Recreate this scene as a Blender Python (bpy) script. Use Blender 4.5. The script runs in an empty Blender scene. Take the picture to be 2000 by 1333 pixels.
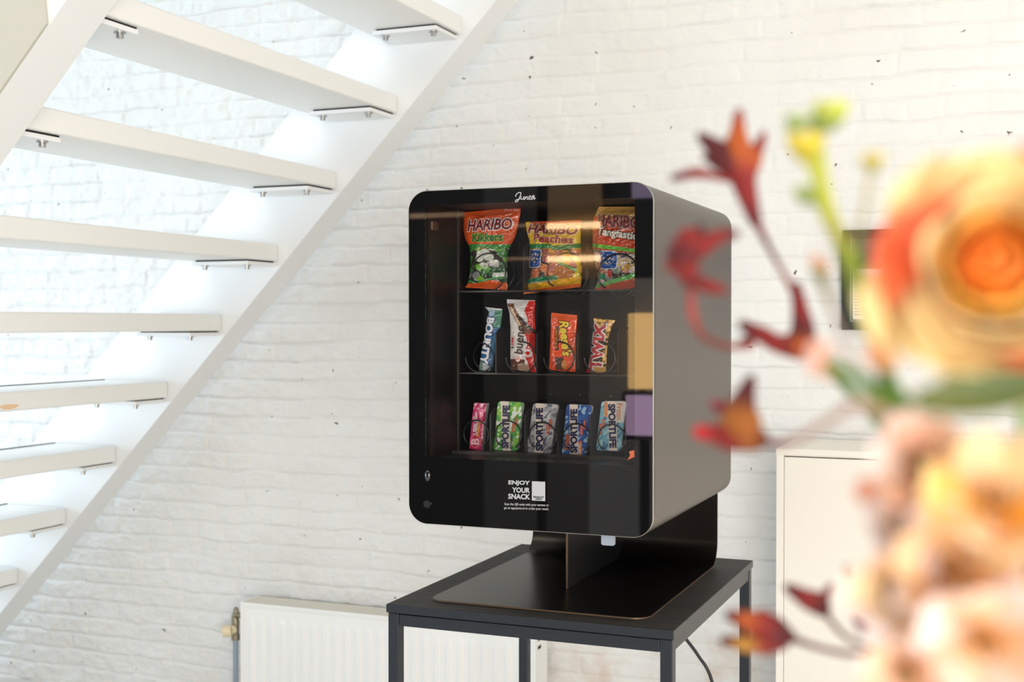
import bpy, math, random
import numpy as np
from mathutils import Vector, Matrix

random.seed(7)
rng = np.random.default_rng(7)
scene = bpy.context.scene
COL = scene.collection

# ------------------------------------------------------------------ camera
FPX = 2450.0
CAM = Vector((0.0, 0.0, 1.317))
YAW = math.radians(22.0)
PITCH = math.radians(0.83)
cd = bpy.data.cameras.new('camera')
cam = bpy.data.objects.new('camera', cd)
COL.objects.link(cam)
cam.location = CAM
cam.rotation_euler = (math.radians(90) - PITCH, 0, YAW)
cd.sensor_width = 36.0
cd.lens = FPX / 2000 * 36
cd.clip_start = 0.05
cd.dof.use_dof = True
cd.dof.focus_distance = 2.52
cd.dof.aperture_fstop = 4.5
cd.dof.aperture_blades = 0
scene.camera = cam

_F = Vector((-math.sin(YAW) * math.cos(PITCH), math.cos(YAW) * math.cos(PITCH), -math.sin(PITCH)))
_R = Vector((math.cos(YAW), math.sin(YAW), 0))
_U = _R.cross(_F)

def ray(x, y):
    return _F + _R * ((x - 1000) / FPX) - _U * ((y - 666.5) / FPX)

def P(x, y, Y):
    """photo measurement -> point on the plane at depth Y from the camera"""
    d = ray(x, y)
    return CAM + d * (Y / d.y)

def PZ(x, y, z):
    d = ray(x, y)
    return CAM + d * ((z - CAM.z) / d.z)

def Cd(x, y, d):
    return CAM + ray(x, y) * d

# ------------------------------------------------------------------ world, light, exposure
w = bpy.data.worlds.new('world')
scene.world = w
w.use_nodes = True
w.node_tree.nodes['Background'].inputs[0].default_value = (0.75, 0.85, 1.0, 1)
w.node_tree.nodes['Background'].inputs[1].default_value = 0.6

def area(name, loc, target, sx, sy, power, color):
    l = bpy.data.lights.new(name, 'AREA')
    l.shape = 'RECTANGLE'
    l.size, l.size_y = sx, sy
    l.energy = power
    l.color = color
    o = bpy.data.objects.new(name, l)
    COL.objects.link(o)
    o.location = loc
    o.rotation_euler = (Vector(target) - Vector(loc)).to_track_quat('-Z', 'Y').to_euler()
    return o

WALL_Y = 3.6
area('daylight_side_window', (-5.3, 2.0, 1.3), (0, 2.0, 1.75), 2.9, 2.3, 66, (0.62, 0.82, 1.0))
area('low_left_fill_light', (-5.2, -0.9, 0.85), (-2.3, 2.6, 2.3), 2.4, 1.4, 46, (0.70, 0.87, 1.0))  # unseen light added low on the left to brighten the tread undersides
area('daylight_stairwell', (-2.2, 2.75, 4.9), (-2.2, 2.75, 0), 2.4, 1.3, 24, (0.72, 0.87, 1.0))
area('right_fill_light', (3.2, 0.6, 1.5), (-1, 1.8, 0.8), 2.6, 1.8, 30, (1.0, 0.93, 0.84))  # unseen source added to light the back wall from the right
area('rear_fill_light', (1.1, -2.45, 1.0), (-0.6, 3.6, 0.3), 3.4, 1.9, 262, (1.0, 0.972, 0.935))  # unseen soft fill added behind the camera to lift low and front-facing surfaces
area('warm_ceiling_lamp', (0.3, 1.6, 3.45), (0.3, 1.6, 0), 2.2, 1.4, 9, (1.0, 0.86, 0.68))
area('warm_entry_lamp', (-2.6, 0.2, 3.45), (-2.6, 0.2, 0), 1.6, 1.2, 30, (1.0, 0.9, 0.78))

vs = scene.view_settings
vs.view_transform = 'Standard'
vs.look = 'None'
vs.exposure = 0.0
vs.gamma = 1.0
vs.use_curve_mapping = False

# ------------------------------------------------------------------ materials
def lin(c):
    c = c / 255.0
    return c / 12.92 if c <= 0.04045 else ((c + 0.055) / 1.055) ** 2.4

def S(r, g, b):
    return (lin(r), lin(g), lin(b), 1.0)

def mat(name, color, rough=0.5, metal=0.0, spec=0.5, bump=None, var=None, attr=None, coat=0.0, sheen=0.0, trans=0.0):
    m = bpy.data.materials.new(name)
    m.use_nodes = True
    nt = m.node_tree
    b = nt.nodes['Principled BSDF']
    b.inputs['Base Color'].default_value = color
    b.inputs['Roughness'].default_value = rough
    b.inputs['Metallic'].default_value = metal
    b.inputs['Specular IOR Level'].default_value = spec
    b.inputs['Coat Weight'].default_value = coat
    b.inputs['Subsurface Weight'].default_value = sheen
    if sheen:
        b.inputs['Subsurface Radius'].default_value = (0.01, 0.006, 0.004)
        b.inputs['Subsurface Scale'].default_value = 0.5
    if attr:
        a = nt.nodes.new('ShaderNodeVertexColor')
        a.layer_name = 'Col'
        nt.links.new(a.outputs[0], b.inputs['Base Color'])
    if bump or var:
        tc = nt.nodes.new('ShaderNodeTexCoord')
        n = nt.nodes.new('ShaderNodeTexNoise')
        n.inputs['Scale'].default_value = (bump or var)[0]
        n.inputs['Detail'].default_value = 4
        nt.links.new(tc.outputs['Object'], n.inputs['Vector'])
        if bump:
            bp = nt.nodes.new('ShaderNodeBump')
            bp.inputs['Strength'].default_value = bump[1]
            bp.inputs['Distance'].default_value = bump[2]
            nt.links.new(n.outputs[0], bp.inputs['Height'])
            nt.links.new(bp.outputs[0], b.inputs['Normal'])
        if var and not attr:
            mx = nt.nodes.new('ShaderNodeMix')
            mx.data_type = 'RGBA'
            mx.inputs['A'].default_value = color
            mx.inputs['B'].default_value = var[1]
            nt.links.new(n.outputs[0], mx.inputs['Factor'])
            nt.links.new(mx.outputs['Result'], b.inputs['Base Color'])
    return m

def emis(name, color, strength):
    m = bpy.data.materials.new(name)
    m.use_nodes = True
    nt = m.node_tree
    nt.nodes.remove(nt.nodes['Principled BSDF'])
    e = nt.nodes.new('ShaderNodeEmission')
    e.inputs[0].default_value = color
    e.inputs[1].default_value = strength
    nt.links.new(e.outputs[0], nt.nodes['Material Output'].inputs[0])
    return m

M = {}
M['paint_white'] = mat('white_satin_paint', (0.82, 0.825, 0.82, 1), 0.32, bump=(220, 0.06, 0.002))
M['tread_paint'] = mat('white_painted_wood', (0.85, 0.84, 0.81, 1), 0.38, bump=(60, 0.12, 0.002))
M['ceiling'] = mat('ceiling_plaster', (0.88, 0.865, 0.83, 1), 0.8)
M['floor'] = mat('pale_floor', S(228, 224, 218), 0.45, var=(3.0, S(216, 212, 204)))
M['bolt'] = mat('zinc_bolt', S(176, 174, 170), 0.3, metal=1.0)
M['rubber'] = mat('dark_rubber', S(22, 22, 24), 0.7)
M['shell'] = mat('taupe_metal', S(98, 91, 85), 0.42, metal=0.7, bump=(900, 0.03, 0.0005))
M['rim'] = mat('bright_rim', S(200, 196, 190), 0.3, metal=1.0)
M['stand'] = mat('dark_anodised_sheet', S(52, 48, 45), 0.30, metal=0.9, bump=(700, 0.03, 0.0005))
M['stand_edge'] = mat('bare_edge', S(130, 108, 88), 0.4, metal=0.8)
M['table_metal'] = mat('black_powder_coat', S(24, 29, 38), 0.42, bump=(800, 0.05, 0.0005))
M['tray'] = mat('black_tray_metal', S(22, 21, 21), 0.45)
M['liner'] = mat('black_liner', S(15, 14, 14), 0.55)
M['liner_side'] = mat('brushed_dark_liner', S(30, 26, 24), 0.45, metal=0.3)
M['divider'] = mat('grey_divider', S(60, 56, 53), 0.35, metal=0.4)
M['coil'] = mat('black_wire', S(24, 24, 25), 0.28)
M['letter_white'] = mat('printed_white', S(176, 176, 178), 0.5)
M['tab'] = mat('grey_plastic', S(150, 158, 170), 0.4)
M['radiator'] = mat('radiator_enamel', S(246, 245, 242), 0.35)
M['grille'] = mat('radiator_grille', S(236, 230, 216), 0.45)
M['valve_cream'] = mat('valve_plastic', S(232, 216, 180), 0.45)
M['brass'] = mat('dull_nickel', S(150, 138, 118), 0.4, metal=0.9)
M['pipe'] = mat('grey_pipe', S(150, 162, 172), 0.35, metal=0.5)
M['cabinet'] = mat('cabinet_lacquer', S(240, 233, 222), 0.4)
M['gap'] = mat('dark_gap', S(30, 24, 20), 0.8)
M['frame'] = mat('black_frame', S(30, 34, 30), 0.3)
M['print_paper'] = mat('print_paper', S(230, 222, 226), 0.6)
M['print_ink'] = mat('print_ink', S(120, 110, 116), 0.6)
M['cable'] = mat('black_cable', S(20, 20, 22), 0.4)
M['black_gloss'] = mat('black_glass_print', S(10, 10, 11), 0.02, spec=1.0)
M['art'] = mat('printed_film', (1, 1, 1, 1), 0.22, attr=True, coat=0.6, bump=(120, 0.22, 0.004))
M['art_card'] = mat('printed_card', (1, 1, 1, 1), 0.45, attr=True)
M['petal'] = mat('petal', (1, 1, 1, 1), 0.55, attr=True, sheen=0.35)
M['paw'] = mat('velvety_petal', (1, 1, 1, 1), 0.7, attr=True)

# clear tinted pane: mirror reflection by Fresnel over a see-through tint
def pane_material(name, tint, ior):
    m = bpy.data.materials.new(name)
    m.use_nodes = True
    nt = m.node_tree
    nt.nodes.remove(nt.nodes['Principled BSDF'])
    tr = nt.nodes.new('ShaderNodeBsdfTransparent')
    tr.inputs[0].default_value = tint
    gl = nt.nodes.new('ShaderNodeBsdfGlossy')
    gl.inputs['Roughness'].default_value = 0.0
    fr = nt.nodes.new('ShaderNodeFresnel')
    fr.inputs[0].default_value = ior
    mx = nt.nodes.new('ShaderNodeMixShader')
    nt.links.new(fr.outputs[0], mx.inputs[0])
    nt.links.new(tr.outputs[0], mx.inputs[1])
    nt.links.new(gl.outputs[0], mx.inputs[2])
    nt.links.new(mx.outputs[0], nt.nodes['Material Output'].inputs[0])
    return m
M['pane'] = pane_material('tinted_pane', (0.96, 0.955, 0.95, 1), 1.75)
M['vase_glass'] = pane_material('vase_glass', (0.92, 0.95, 0.94, 1), 1.45)

def brick_material():
    m = bpy.data.materials.new('whitewashed_brick')
    m.use_nodes = True
    nt = m.node_tree
    N, L = nt.nodes, nt.links
    b = N['Principled BSDF']
    b.inputs['Roughness'].default_value = 0.5
    tc = N.new('ShaderNodeTexCoord')
    # fine paint relief
    n1 = N.new('ShaderNodeTexNoise'); n1.inputs['Scale'].default_value = 75; n1.inputs['Detail'].default_value = 6
    n1.inputs['Distortion'].default_value = 1.2
    L.new(tc.outputs['Object'], n1.inputs['Vector'])
    bp = N.new('ShaderNodeBump'); bp.inputs['Strength'].default_value = 0.32; bp.inputs['Distance'].default_value = 0.006
    L.new(n1.outputs[0], bp.inputs['Height']); L.new(bp.outputs[0], b.inputs['Normal'])
    # worn specks: voronoi cells, most of them empty
    sep = N.new('ShaderNodeMapping'); sep.inputs['Scale'].default_value = (1, 0.02, 1.25)
    L.new(tc.outputs['Object'], sep.inputs['Vector'])
    ns = N.new('ShaderNodeTexNoise'); ns.inputs['Scale'].default_value = 60; ns.inputs['Detail'].default_value = 2
    L.new(tc.outputs['Object'], ns.inputs['Vector'])
    sx_ = N.new('ShaderNodeSeparateXYZ'); L.new(sep.outputs[0], sx_.inputs[0])
    cx_ = N.new('ShaderNodeCombineXYZ'); L.new(sx_.outputs['X'], cx_.inputs['X']); L.new(sx_.outputs['Z'], cx_.inputs['Y'])
    mixv = N.new('ShaderNodeMix'); mixv.data_type = 'VECTOR'; mixv.inputs['Factor'].default_value = 0.03
    L.new(cx_.outputs[0], mixv.inputs['A']); L.new(ns.outputs['Color'], mixv.inputs['B'])
    vo = N.new('ShaderNodeTexVoronoi'); vo.voronoi_dimensions = '2D'; vo.inputs['Scale'].default_value = 9.0; vo.inputs['Randomness'].default_value = 1.0
    L.new(mixv.outputs['Result'], vo.inputs['Vector'])
    sc = N.new('ShaderNodeSeparateColor'); L.new(vo.outputs['Color'], sc.inputs[0])
    rad = N.new('ShaderNodeMapRange'); rad.inputs['From Min'].default_value = 0.5; rad.inputs['From Max'].default_value = 1.0
    rad.inputs['To Min'].default_value = 0.0; rad.inputs['To Max'].default_value = 0.034
    L.new(sc.outputs[0], rad.inputs['Value'])
    lt = N.new('ShaderNodeMath'); lt.operation = 'LESS_THAN'
    L.new(vo.outputs['Distance'], lt.inputs[0]); L.new(rad.outputs[0], lt.inputs[1])
    # broad soft tone change of the paint
    n2 = N.new('ShaderNodeTexNoise'); n2.inputs['Scale'].default_value = 2.2; n2.inputs['Detail'].default_value = 5
    L.new(tc.outputs['Object'], n2.inputs['Vector'])
    r2 = N.new('ShaderNodeValToRGB')
    r2.color_ramp.elements[0].position = 0.3; r2.color_ramp.elements[0].color = (0.79, 0.77, 0.73, 1)
    r2.color_ramp.elements[1].position = 0.7; r2.color_ramp.elements[1].color = (0.83, 0.817, 0.79, 1)
    L.new(n2.outputs[0], r2.inputs[0])
    # rusty stains low on the wall, round the radiator
    spx = N.new('ShaderNodeSeparateXYZ'); L.new(tc.outputs['Object'], spx.inputs[0])
    zr = N.new('ShaderNodeMapRange'); zr.inputs['From Min'].default_value = 0.62; zr.inputs['From Max'].default_value = 0.25; zr.inputs['To Max'].default_value = 0.5
    L.new(spx.outputs['Z'], zr.inputs['Value'])
    xr_ = N.new('ShaderNodeMapRange'); xr_.inputs['From Min'].default_value = -2.6; xr_.inputs['From Max'].default_value = -1.8
    L.new(spx.outputs['X'], xr_.inputs['Value'])
    zx = N.new('ShaderNodeMath'); zx.operation = 'MULTIPLY'; L.new(zr.outputs[0], zx.inputs[0]); L.new(xr_.outputs[0], zx.inputs[1])
    n3 = N.new('ShaderNodeTexNoise'); n3.inputs['Scale'].default_value = 11; n3.inputs['Detail'].default_value = 7
    L.new(tc.outputs['Object'], n3.inputs['Vector'])
    r3 = N.new('ShaderNodeMapRange'); r3.inputs['From Min'].default_value = 0.5; r3.inputs['From Max'].default_value = 0.72
    L.new(n3.outputs[0], r3.inputs['Value'])
    mu = N.new('ShaderNodeMath'); mu.operation = 'MULTIPLY'; L.new(zx.outputs[0], mu.inputs[0]); L.new(r3.outputs[0], mu.inputs[1])
    mx = N.new('ShaderNodeMix'); mx.data_type = 'RGBA'
    L.new(mu.outputs[0], mx.inputs['Factor']); L.new(r2.outputs[0], mx.inputs['A']); mx.inputs['B'].default_value = S(205, 170, 142)
    mx2 = N.new('ShaderNodeMix'); mx2.data_type = 'RGBA'
    L.new(lt.outputs[0], mx2.inputs['Factor']); L.new(mx.outputs['Result'], mx2.inputs['A']); mx2.inputs['B'].default_value = S(96, 78, 64)
    L.new(mx2.outputs['Result'], b.inputs['Base Color'])
    return m
M['brick'] = brick_material()

def wood_black():
    m = bpy.data.materials.new('black_ash_laminate')
    m.use_nodes = True
    nt = m.node_tree
    N, L = nt.nodes, nt.links
    b = N['Principled BSDF']
    b.inputs['Roughness'].default_value = 0.6
    b.inputs['Specular IOR Level'].default_value = 0.3
    tc = N.new('ShaderNodeTexCoord')
    mp = N.new('ShaderNodeMapping'); mp.inputs['Scale'].default_value = (3.0, 90, 90)
    L.new(tc.outputs['Object'], mp.inputs['Vector'])
    n = N.new('ShaderNodeTexNoise'); n.inputs['Scale'].default_value = 1.6; n.inputs['Detail'].default_value = 6
    L.new(mp.outputs[0], n.inputs['Vector'])
    r = N.new('ShaderNodeValToRGB')
    r.color_ramp.elements[0].position = 0.35; r.color_ramp.elements[0].color = S(26, 25, 25)
    r.color_ramp.elements[1].position = 0.7; r.color_ramp.elements[1].color = S(58, 55, 52)
    L.new(n.outputs[0], r.inputs[0]); L.new(r.outputs[0], b.inputs['Base Color'])
    bp = N.new('ShaderNodeBump'); bp.inputs['Strength'].default_value = 0.25; bp.inputs['Distance'].default_value = 0.001
    L.new(n.outputs[0], bp.inputs['Height']); L.new(bp.outputs[0], b.inputs['Normal'])
    return m
M['black_wood'] = wood_black()

# ------------------------------------------------------------------ mesh helpers
class MB:
    def __init__(self):
        self.v, self.f, self.m, self.c, self.s = [], [], [], [], []
    def add(self, vs, fs, mi=0, col=None, smooth=False):
        o = len(self.v)
        self.v += [tuple(p) for p in vs]
        if col is None: col = (1, 1, 1)
        if isinstance(col, list): self.c += [tuple(q[:3]) for q in col]
        else: self.c += [tuple(col[:3])] * len(vs)
        for q in fs:
            self.f.append(tuple(i + o for i in q)); self.m.append(mi); self.s.append(smooth)
        return o
    def box(self, x0, x1, y0, y1, z0, z1, mi=0, col=None):
        v = [(x0, y0, z0), (x1, y0, z0), (x1, y1, z0), (x0, y1, z0), (x0, y0, z1), (x1, y0, z1), (x1, y1, z1), (x0, y1, z1)]
        f = [(0, 3, 2, 1), (4, 5, 6, 7), (0, 1, 5, 4), (1, 2, 6, 5), (2, 3, 7, 6), (3, 0, 4, 7)]
        self.add(v, f, mi, col)
        return self
    def prism(self, poly, axis, a0, a1, mi=0, col=None, smooth=False):
        """poly: 2-D points; axis 'y': poly is (x,z); axis 'x': poly is (y,z); axis 'z': (x,y)"""
        def pt(p, a):
            return {'y': (p[0], a, p[1]), 'x': (a, p[0], p[1]), 'z': (p[0], p[1], a)}[axis]
        n = len(poly)
        v = [pt(p, a0) for p in poly] + [pt(p, a1) for p in poly]
        self.add(v, [tuple(range(n)), tuple(range(2 * n - 1, n - 1, -1))], mi, col)
        o = len(self.v)
        self.add(v, [(i, i + n, (i + 1) % n + n, (i + 1) % n) for i in range(n)], mi, col, smooth)
        return self
    def cyl(self, p0, p1, r, n=20, mi=0, col=None, r1=None):
        return self.tube([p0, p1], [r, r if r1 is None else r1], n, mi, col, smooth_path=False)
    def tube(self, pts, r, n=10, mi=0, col=None, smooth_path=True, steps=6, roundcap=False):
        pts = [Vector(p) for p in pts]
        rs = list(r) if hasattr(r, '__len__') else [r] * len(pts)
        cs = col if isinstance(col, list) else None
        if smooth_path and len(pts) > 2:
            q, qr, qc = [], [], []
            for i in range(len(pts) - 1):
                a, b2 = pts[max(i - 1, 0)], pts[i]
                c, d = pts[i + 1], pts[min(i + 2, len(pts) - 1)]
                for k in range(steps):
                    t = k / steps
                    q.append(0.5 * ((2 * b2) + (c - a) * t + (2 * a - 5 * b2 + 4 * c - d) * t * t + (3 * b2 - a - 3 * c + d) * t ** 3))
                    qr.append(rs[i] * (1 - t) + rs[i + 1] * t)
                    if cs: qc.append(tuple(cs[i][j] * (1 - t) + cs[i + 1][j] * t for j in range(3)))
            q.append(pts[-1]); qr.append(rs[-1])
            if cs: qc.append(tuple(cs[-1][:3]))
            pts, rs, cs = q, qr, (qc if cs else None)
        if roundcap:
            T = (pts[-1] - pts[-2]).normalized()
            e, er = pts[-1], rs[-1]
            for a in (0.5, 0.8, 0.97):
                pts.append(e + T * er * a); rs.append(er * math.sqrt(max(1 - a * a, 0.02)))
                if cs: cs.append(cs[-1])
        T = (pts[1] - pts[0]).normalized()
        up = Vector((0, 0, 1)) if abs(T.z) < 0.9 else Vector((1, 0, 0))
        A = T.cross(up).normalized()
        v, c = [], []
        for i, p in enumerate(pts):
            t = (pts[min(i + 1, len(pts) - 1)] - pts[max(i - 1, 0)]).normalized()
            A = (A - t * A.dot(t)).normalized()
            B = t.cross(A)
            for k in range(n):
                th = 2 * math.pi * k / n
                v.append(p + (A * math.cos(th) + B * math.sin(th)) * rs[i])
                if cs: c.append(cs[i])
        f = [(i * n + k, i * n + (k + 1) % n, (i + 1) * n + (k + 1) % n, (i + 1) * n + k) for i in range(len(pts) - 1) for k in range(n)]
        cc = c if cs else (col if col is not None else None)
        self.add(v, f, mi, cc, True)
        m = len(pts)
        self.add(v[:n], [tuple(range(n - 1, -1, -1))], mi, c[:n] if cs else cc)
        self.add(v[-n:], [tuple(range(n))], mi, c[-n:] if cs else cc)
        return self
    def ball(self, c, r, mi=0, col=None, n=12, sc=(1, 1, 1)):
        v, f = [], []
        for i in range(n + 1):
            a = math.pi * i / n
            for k in range(2 * n):
                b = math.pi * k / n
                v.append((c[0] + r * sc[0] * math.sin(a) * math.cos(b), c[1] + r * sc[1] * math.sin(a) * math.sin(b), c[2] + r * sc[2] * math.cos(a)))
        for i in range(n):
            for k in range(2 * n):
                f.append((i * 2 * n + k, (i + 1) * 2 * n + k, (i + 1) * 2 * n + (k + 1) % (2 * n), i * 2 * n + (k + 1) % (2 * n)))
        self.add(v, f, mi, col, True)
        return self

def build(name, mb, mats, parent=None, origin=None, bevel=0.0, seg=2, solid=0.0):
    me = bpy.data.meshes.new(name)
    if origin is not None:
        o3 = Vector(origin)
        vv = [tuple(Vector(p) - o3) for p in mb.v]
    else:
        vv = mb.v
    me.from_pydata([tuple(p) for p in vv], [], mb.f)
    if not isinstance(mats, (list, tuple)): mats = [mats]
    for m in mats: me.materials.append(m)
    me.polygons.foreach_set('material_index', mb.m)
    me.polygons.foreach_set('use_smooth', mb.s)
    ca = me.color_attributes.new('Col', 'FLOAT_COLOR', 'POINT')
    arr = np.ones((len(mb.v), 4), dtype=np.float32)
    arr[:, :3] = np.array(mb.c, dtype=np.float32)
    ca.data.foreach_set('color', arr.ravel())
    me.validate(); me.update()
    ob = bpy.data.objects.new(name, me)
    COL.objects.link(ob)
    if origin is not None: ob.location = origin
    if parent is not None:
        ob.parent = parent
        if parent.parent is None:
            ob.location = Vector(ob.location) - Vector(parent.location)
    if bevel:
        b = ob.modifiers.new('Bevel', 'BEVEL'); b.width = bevel; b.segments = seg; b.limit_method = 'ANGLE'; b.angle_limit = 0.6
    if solid:
        b = ob.modifiers.new('Solidify', 'SOLIDIFY'); b.thickness = solid; b.offset = 0
    return ob

def thing(name, label, cat, loc, group=None):
    o = bpy.data.objects.new(name, None)
    COL.objects.link(o)
    o.location = loc
    o.empty_display_size = 0.1
    return tag(o, label, cat, group)

def tag(o, label, cat, group=None):
    o['label'] = label; o['category'] = cat
    if group: o['group'] = group
    return o

def struct(o):
    o['kind'] = 'structure'
    return o

def rrect(x0, x1, z0, z1, r, n=10):
    pts = []
    for cx, cz, a0 in ((x1 - r, z1 - r, 0), (x0 + r, z1 - r, 90), (x0 + r, z0 + r, 180), (x1 - r, z0 + r, 270)):
        for k in range(n + 1):
            a = math.radians(a0 + 90 * k / n)
            pts.append((cx + r * math.cos(a), cz + r * math.sin(a)))
    return pts

_tc = {}
def text_geom(body, bold=0.0, shear=0.0, spacing=1.0):
    key = (body, bold, shear, spacing)
    if key not in _tc:
        cu = bpy.data.curves.new('t', 'FONT')
        cu.body = body; cu.size = 1.0; cu.offset = bold; cu.shear = shear; cu.resolution_u = 3; cu.space_character = spacing
        cu.fill_mode = 'FRONT'
        ob = bpy.data.objects.new('t', cu)
        COL.objects.link(ob)
        dg = bpy.context.evaluated_depsgraph_get()
        dg.update()
        me = ob.evaluated_get(dg).to_mesh()
        import bmesh
        bm = bmesh.new(); bm.from_mesh(me)
        for _ in range(4):
            bmesh.ops.triangulate(bm, faces=bm.faces)
            lg = [e for e in bm.edges if e.calc_length() > 0.16]
            if not lg: break
            bmesh.ops.subdivide_edges(bm, edges=lg, cuts=1)
        bmesh.ops.triangulate(bm, faces=bm.faces)
        bm.verts.index_update()
        v = np.array([tuple(p.co)[:2] for p in bm.verts])
        f = [tuple(p.index for p in q_.verts) for q_ in bm.faces]
        bm.free()
        ob.evaluated_get(dg).to_mesh_clear()
        bpy.data.objects.remove(ob); bpy.data.curves.remove(cu)
        _tc[key] = (v, f)
    return _tc[key]

def place_text(body, cx, cy, wd, ht, rot=0.0, bold=0.0, shear=0.0, ref=None, spacing=1.0):
    """2-D points in photo units (y down) of a text fitted in wd x ht round (cx,cy), turned by rot degrees clockwise"""
    v, f = text_geom(body, bold, shear, spacing)
    r = text_geom(*(ref or (body, bold, shear, spacing)))[0]
    lo, hi = r.min(0), r.max(0)
    c = (lo + hi) / 2
    sx, sy = wd / (hi[0] - lo[0]), ht / (hi[1] - lo[1])
    X = (v[:, 0] - c[0]) * sx; Y = -(v[:, 1] - c[1]) * sy
    a = math.radians(rot)
    return np.stack([cx + X * math.cos(a) - Y * math.sin(a), cy + X * math.sin(a) + Y * math.cos(a)], 1), f

# ------------------------------------------------------------------ setting
def vnoise(x, z, scale, seed):
    r = np.random.default_rng(seed)
    T = r.random((256, 256))
    X, Z = x * scale, z * scale
    xi, zi = np.floor(X).astype(int), np.floor(Z).astype(int)
    fx, fz = X - xi, Z - zi
    fx = fx * fx * (3 - 2 * fx); fz = fz * fz * (3 - 2 * fz)
    g = lambda a, b: T[a % 256, b % 256]
    return (g(xi, zi) * (1 - fx) + g(xi + 1, zi) * fx) * (1 - fz) + (g(xi, zi + 1) * (1 - fx) + g(xi + 1, zi + 1) * fx) * fz

def brick_wall():
    x0, x1, z0, z1 = -5.5, 3.5, 0.0, 3.6
    nx, nz = 1500, 1080
    xs, zs = np.linspace(x0, x1, nx), np.linspace(z0, z1, nz)
    X, Z = np.meshgrid(xs, zs)
    Zw = Z + 0.012 * (vnoise(X, Z, 2.2, 1) - 0.5) + 0.011 * (vnoise(X, Z, 8, 2) - 0.5) + 0.006 * (vnoise(X, Z, 26, 13) - 0.5) + 0.002 * X
    ch = 0.0625
    row = np.floor(Zw / ch).astype(int)
    zf = Zw / ch - row
    rr = np.random.default_rng(5)
    off = rr.random(400)[row % 400] * 0.22
    ln = np.where(rr.random(400)[row % 400] < 0.35, 0.108, 0.218)
    Xw = X + off + 0.016 * (vnoise(X, Z, 14, 3) - 0.5) + 5
    ci = np.floor(Xw / ln).astype(int)
    xf = Xw / ln - ci
    dz = np.minimum(zf, 1 - zf) * ch
    dx = np.minimum(xf, 1 - xf) * ln
    rnd = np.random.default_rng(9).random((512, 512))[row % 512, ci % 512]
    rnd2 = np.random.default_rng(10).random((512, 512))[row % 512, ci % 512]
    soft = lambda d, w_: np.clip(d / w_, 0, 1) ** 0.7
    edge = soft(dz, 0.010) * (0.25 + 0.75 * soft(dx, 0.009))
    tilt = (zf - 0.5) * (rnd2 - 0.35) * 0.007
    rough = vnoise(X, Z, 28, 4) * 0.5 + vnoise(X, Z, 62, 6) * 0.32 + vnoise(X, Z, 120, 8) * 0.18
    coarse = np.clip((-0.4 - X) / 2.6, 0.0, 1.0)
    amp = 0.62 + 0.50 * coarse
    h = amp * (0.0042 * edge * (0.4 + 0.6 * vnoise(X, Z, 5, 12)) + 0.0050 * rnd * np.clip(edge * 1.3, 0, 1) + tilt) + (0.0035 + 0.0105 * coarse) * (rough - 0.5)
    h -= 0.0042 * np.clip(1 - dz / 0.0045, 0, 1) * np.clip(vnoise(X, Z, 3.5, 14) * 2.2 - 0.6, 0, 1)
    h += 0.006 * (vnoise(X, Z, 1.3, 11) - 0.5)
    Y = WALL_Y + 0.006 - h
    verts = np.stack([X, Y, Z], -1).reshape(-1, 3).astype(np.float32)
    idx = np.arange(nx * nz).reshape(nz, nx)
    q = np.stack([idx[:-1, :-1], idx[:-1, 1:], idx[1:, 1:], idx[1:, :-1]], -1).reshape(-1, 4)
    me = bpy.data.meshes.new('wall_back')
    me.vertices.add(len(verts)); me.vertices.foreach_set('co', verts.ravel())
    me.loops.add(q.size); me.loops.foreach_set('vertex_index', q.ravel().astype(np.int32))
    me.polygons.add(len(q))
    me.polygons.foreach_set('loop_start', np.arange(0, q.size, 4, dtype=np.int32))
    me.polygons.foreach_set('loop_total', np.full(len(q), 4, dtype=np.int32))
    me.polygons.foreach_set('use_smooth', np.ones(len(q), dtype=bool))
    me.materials.append(M['brick'])
    me.update()
    ob = bpy.data.objects.new('wall_back', me)
    COL.objects.link(ob)
    return struct(ob)
brick_wall()

struct(build('floor', MB().box(-5.5, 3.5, -2.6, 3.7, -0.12, 0), M['floor']))
cl = MB()
cl.box(-5.5, 3.5, -2.6, 2.05, 3.6, 3.75); cl.box(-5.5, -3.5, 2.05, 3.7, 3.6, 3.75); cl.box(-0.7, 3.5, 2.05, 3.7, 3.6, 3.75)
struct(build('ceiling', cl, M['ceiling']))
sh = MB()
sh.box(-3.6, -3.5, 2.05, 3.7, 3.75, 5.1); sh.box(-0.7, -0.6, 2.05, 3.7, 3.75, 5.1)
sh.box(-3.5, -0.7, 1.95, 2.05, 3.75, 5.1); sh.box(-3.5, -0.7, 3.6, 3.7, 3.6, 5.1); sh.box(-3.6, -0.6, 1.95, 3.7, 5.1, 5.2)
struct(build('wall_stairwell', sh, M['ceiling']))
wl = MB()
wl.box(-5.6, -5.5, -2.6, -2.2, 0, 3.6); wl.box(-5.6, -5.5, 0.3, 0.5, 0.2, 3.2); wl.box(-5.6, -5.5, -2.2, 3.7, 0, 0.2); wl.box(-5.6, -5.5, -2.2, 3.7, 3.2, 3.6); wl.box(-5.6, -5.5, 3.55, 3.7, 0.2, 3.2)
struct(build('wall_left', wl, M['ceiling']))
wr = MB()
wr.box(3.5, 3.6, -2.6, -0.9, 0, 3.6); wr.box(3.5, 3.6, 2.2, 3.7, 0, 3.6); wr.box(3.5, 3.6, -0.9, 2.2, 0, 0.7); wr.box(3.5, 3.6, -0.9, 2.2, 3.1, 3.6)
struct(build('wall_right', wr, M['ceiling']))
M['dark_wall'] = mat('charcoal_wall_paint', S(40, 37, 36), 0.6)
struct(build('wall_front', MB().box(-5.5, 3.5, -2.7, -2.6, 0, 3.6), M['dark_wall']))

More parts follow.
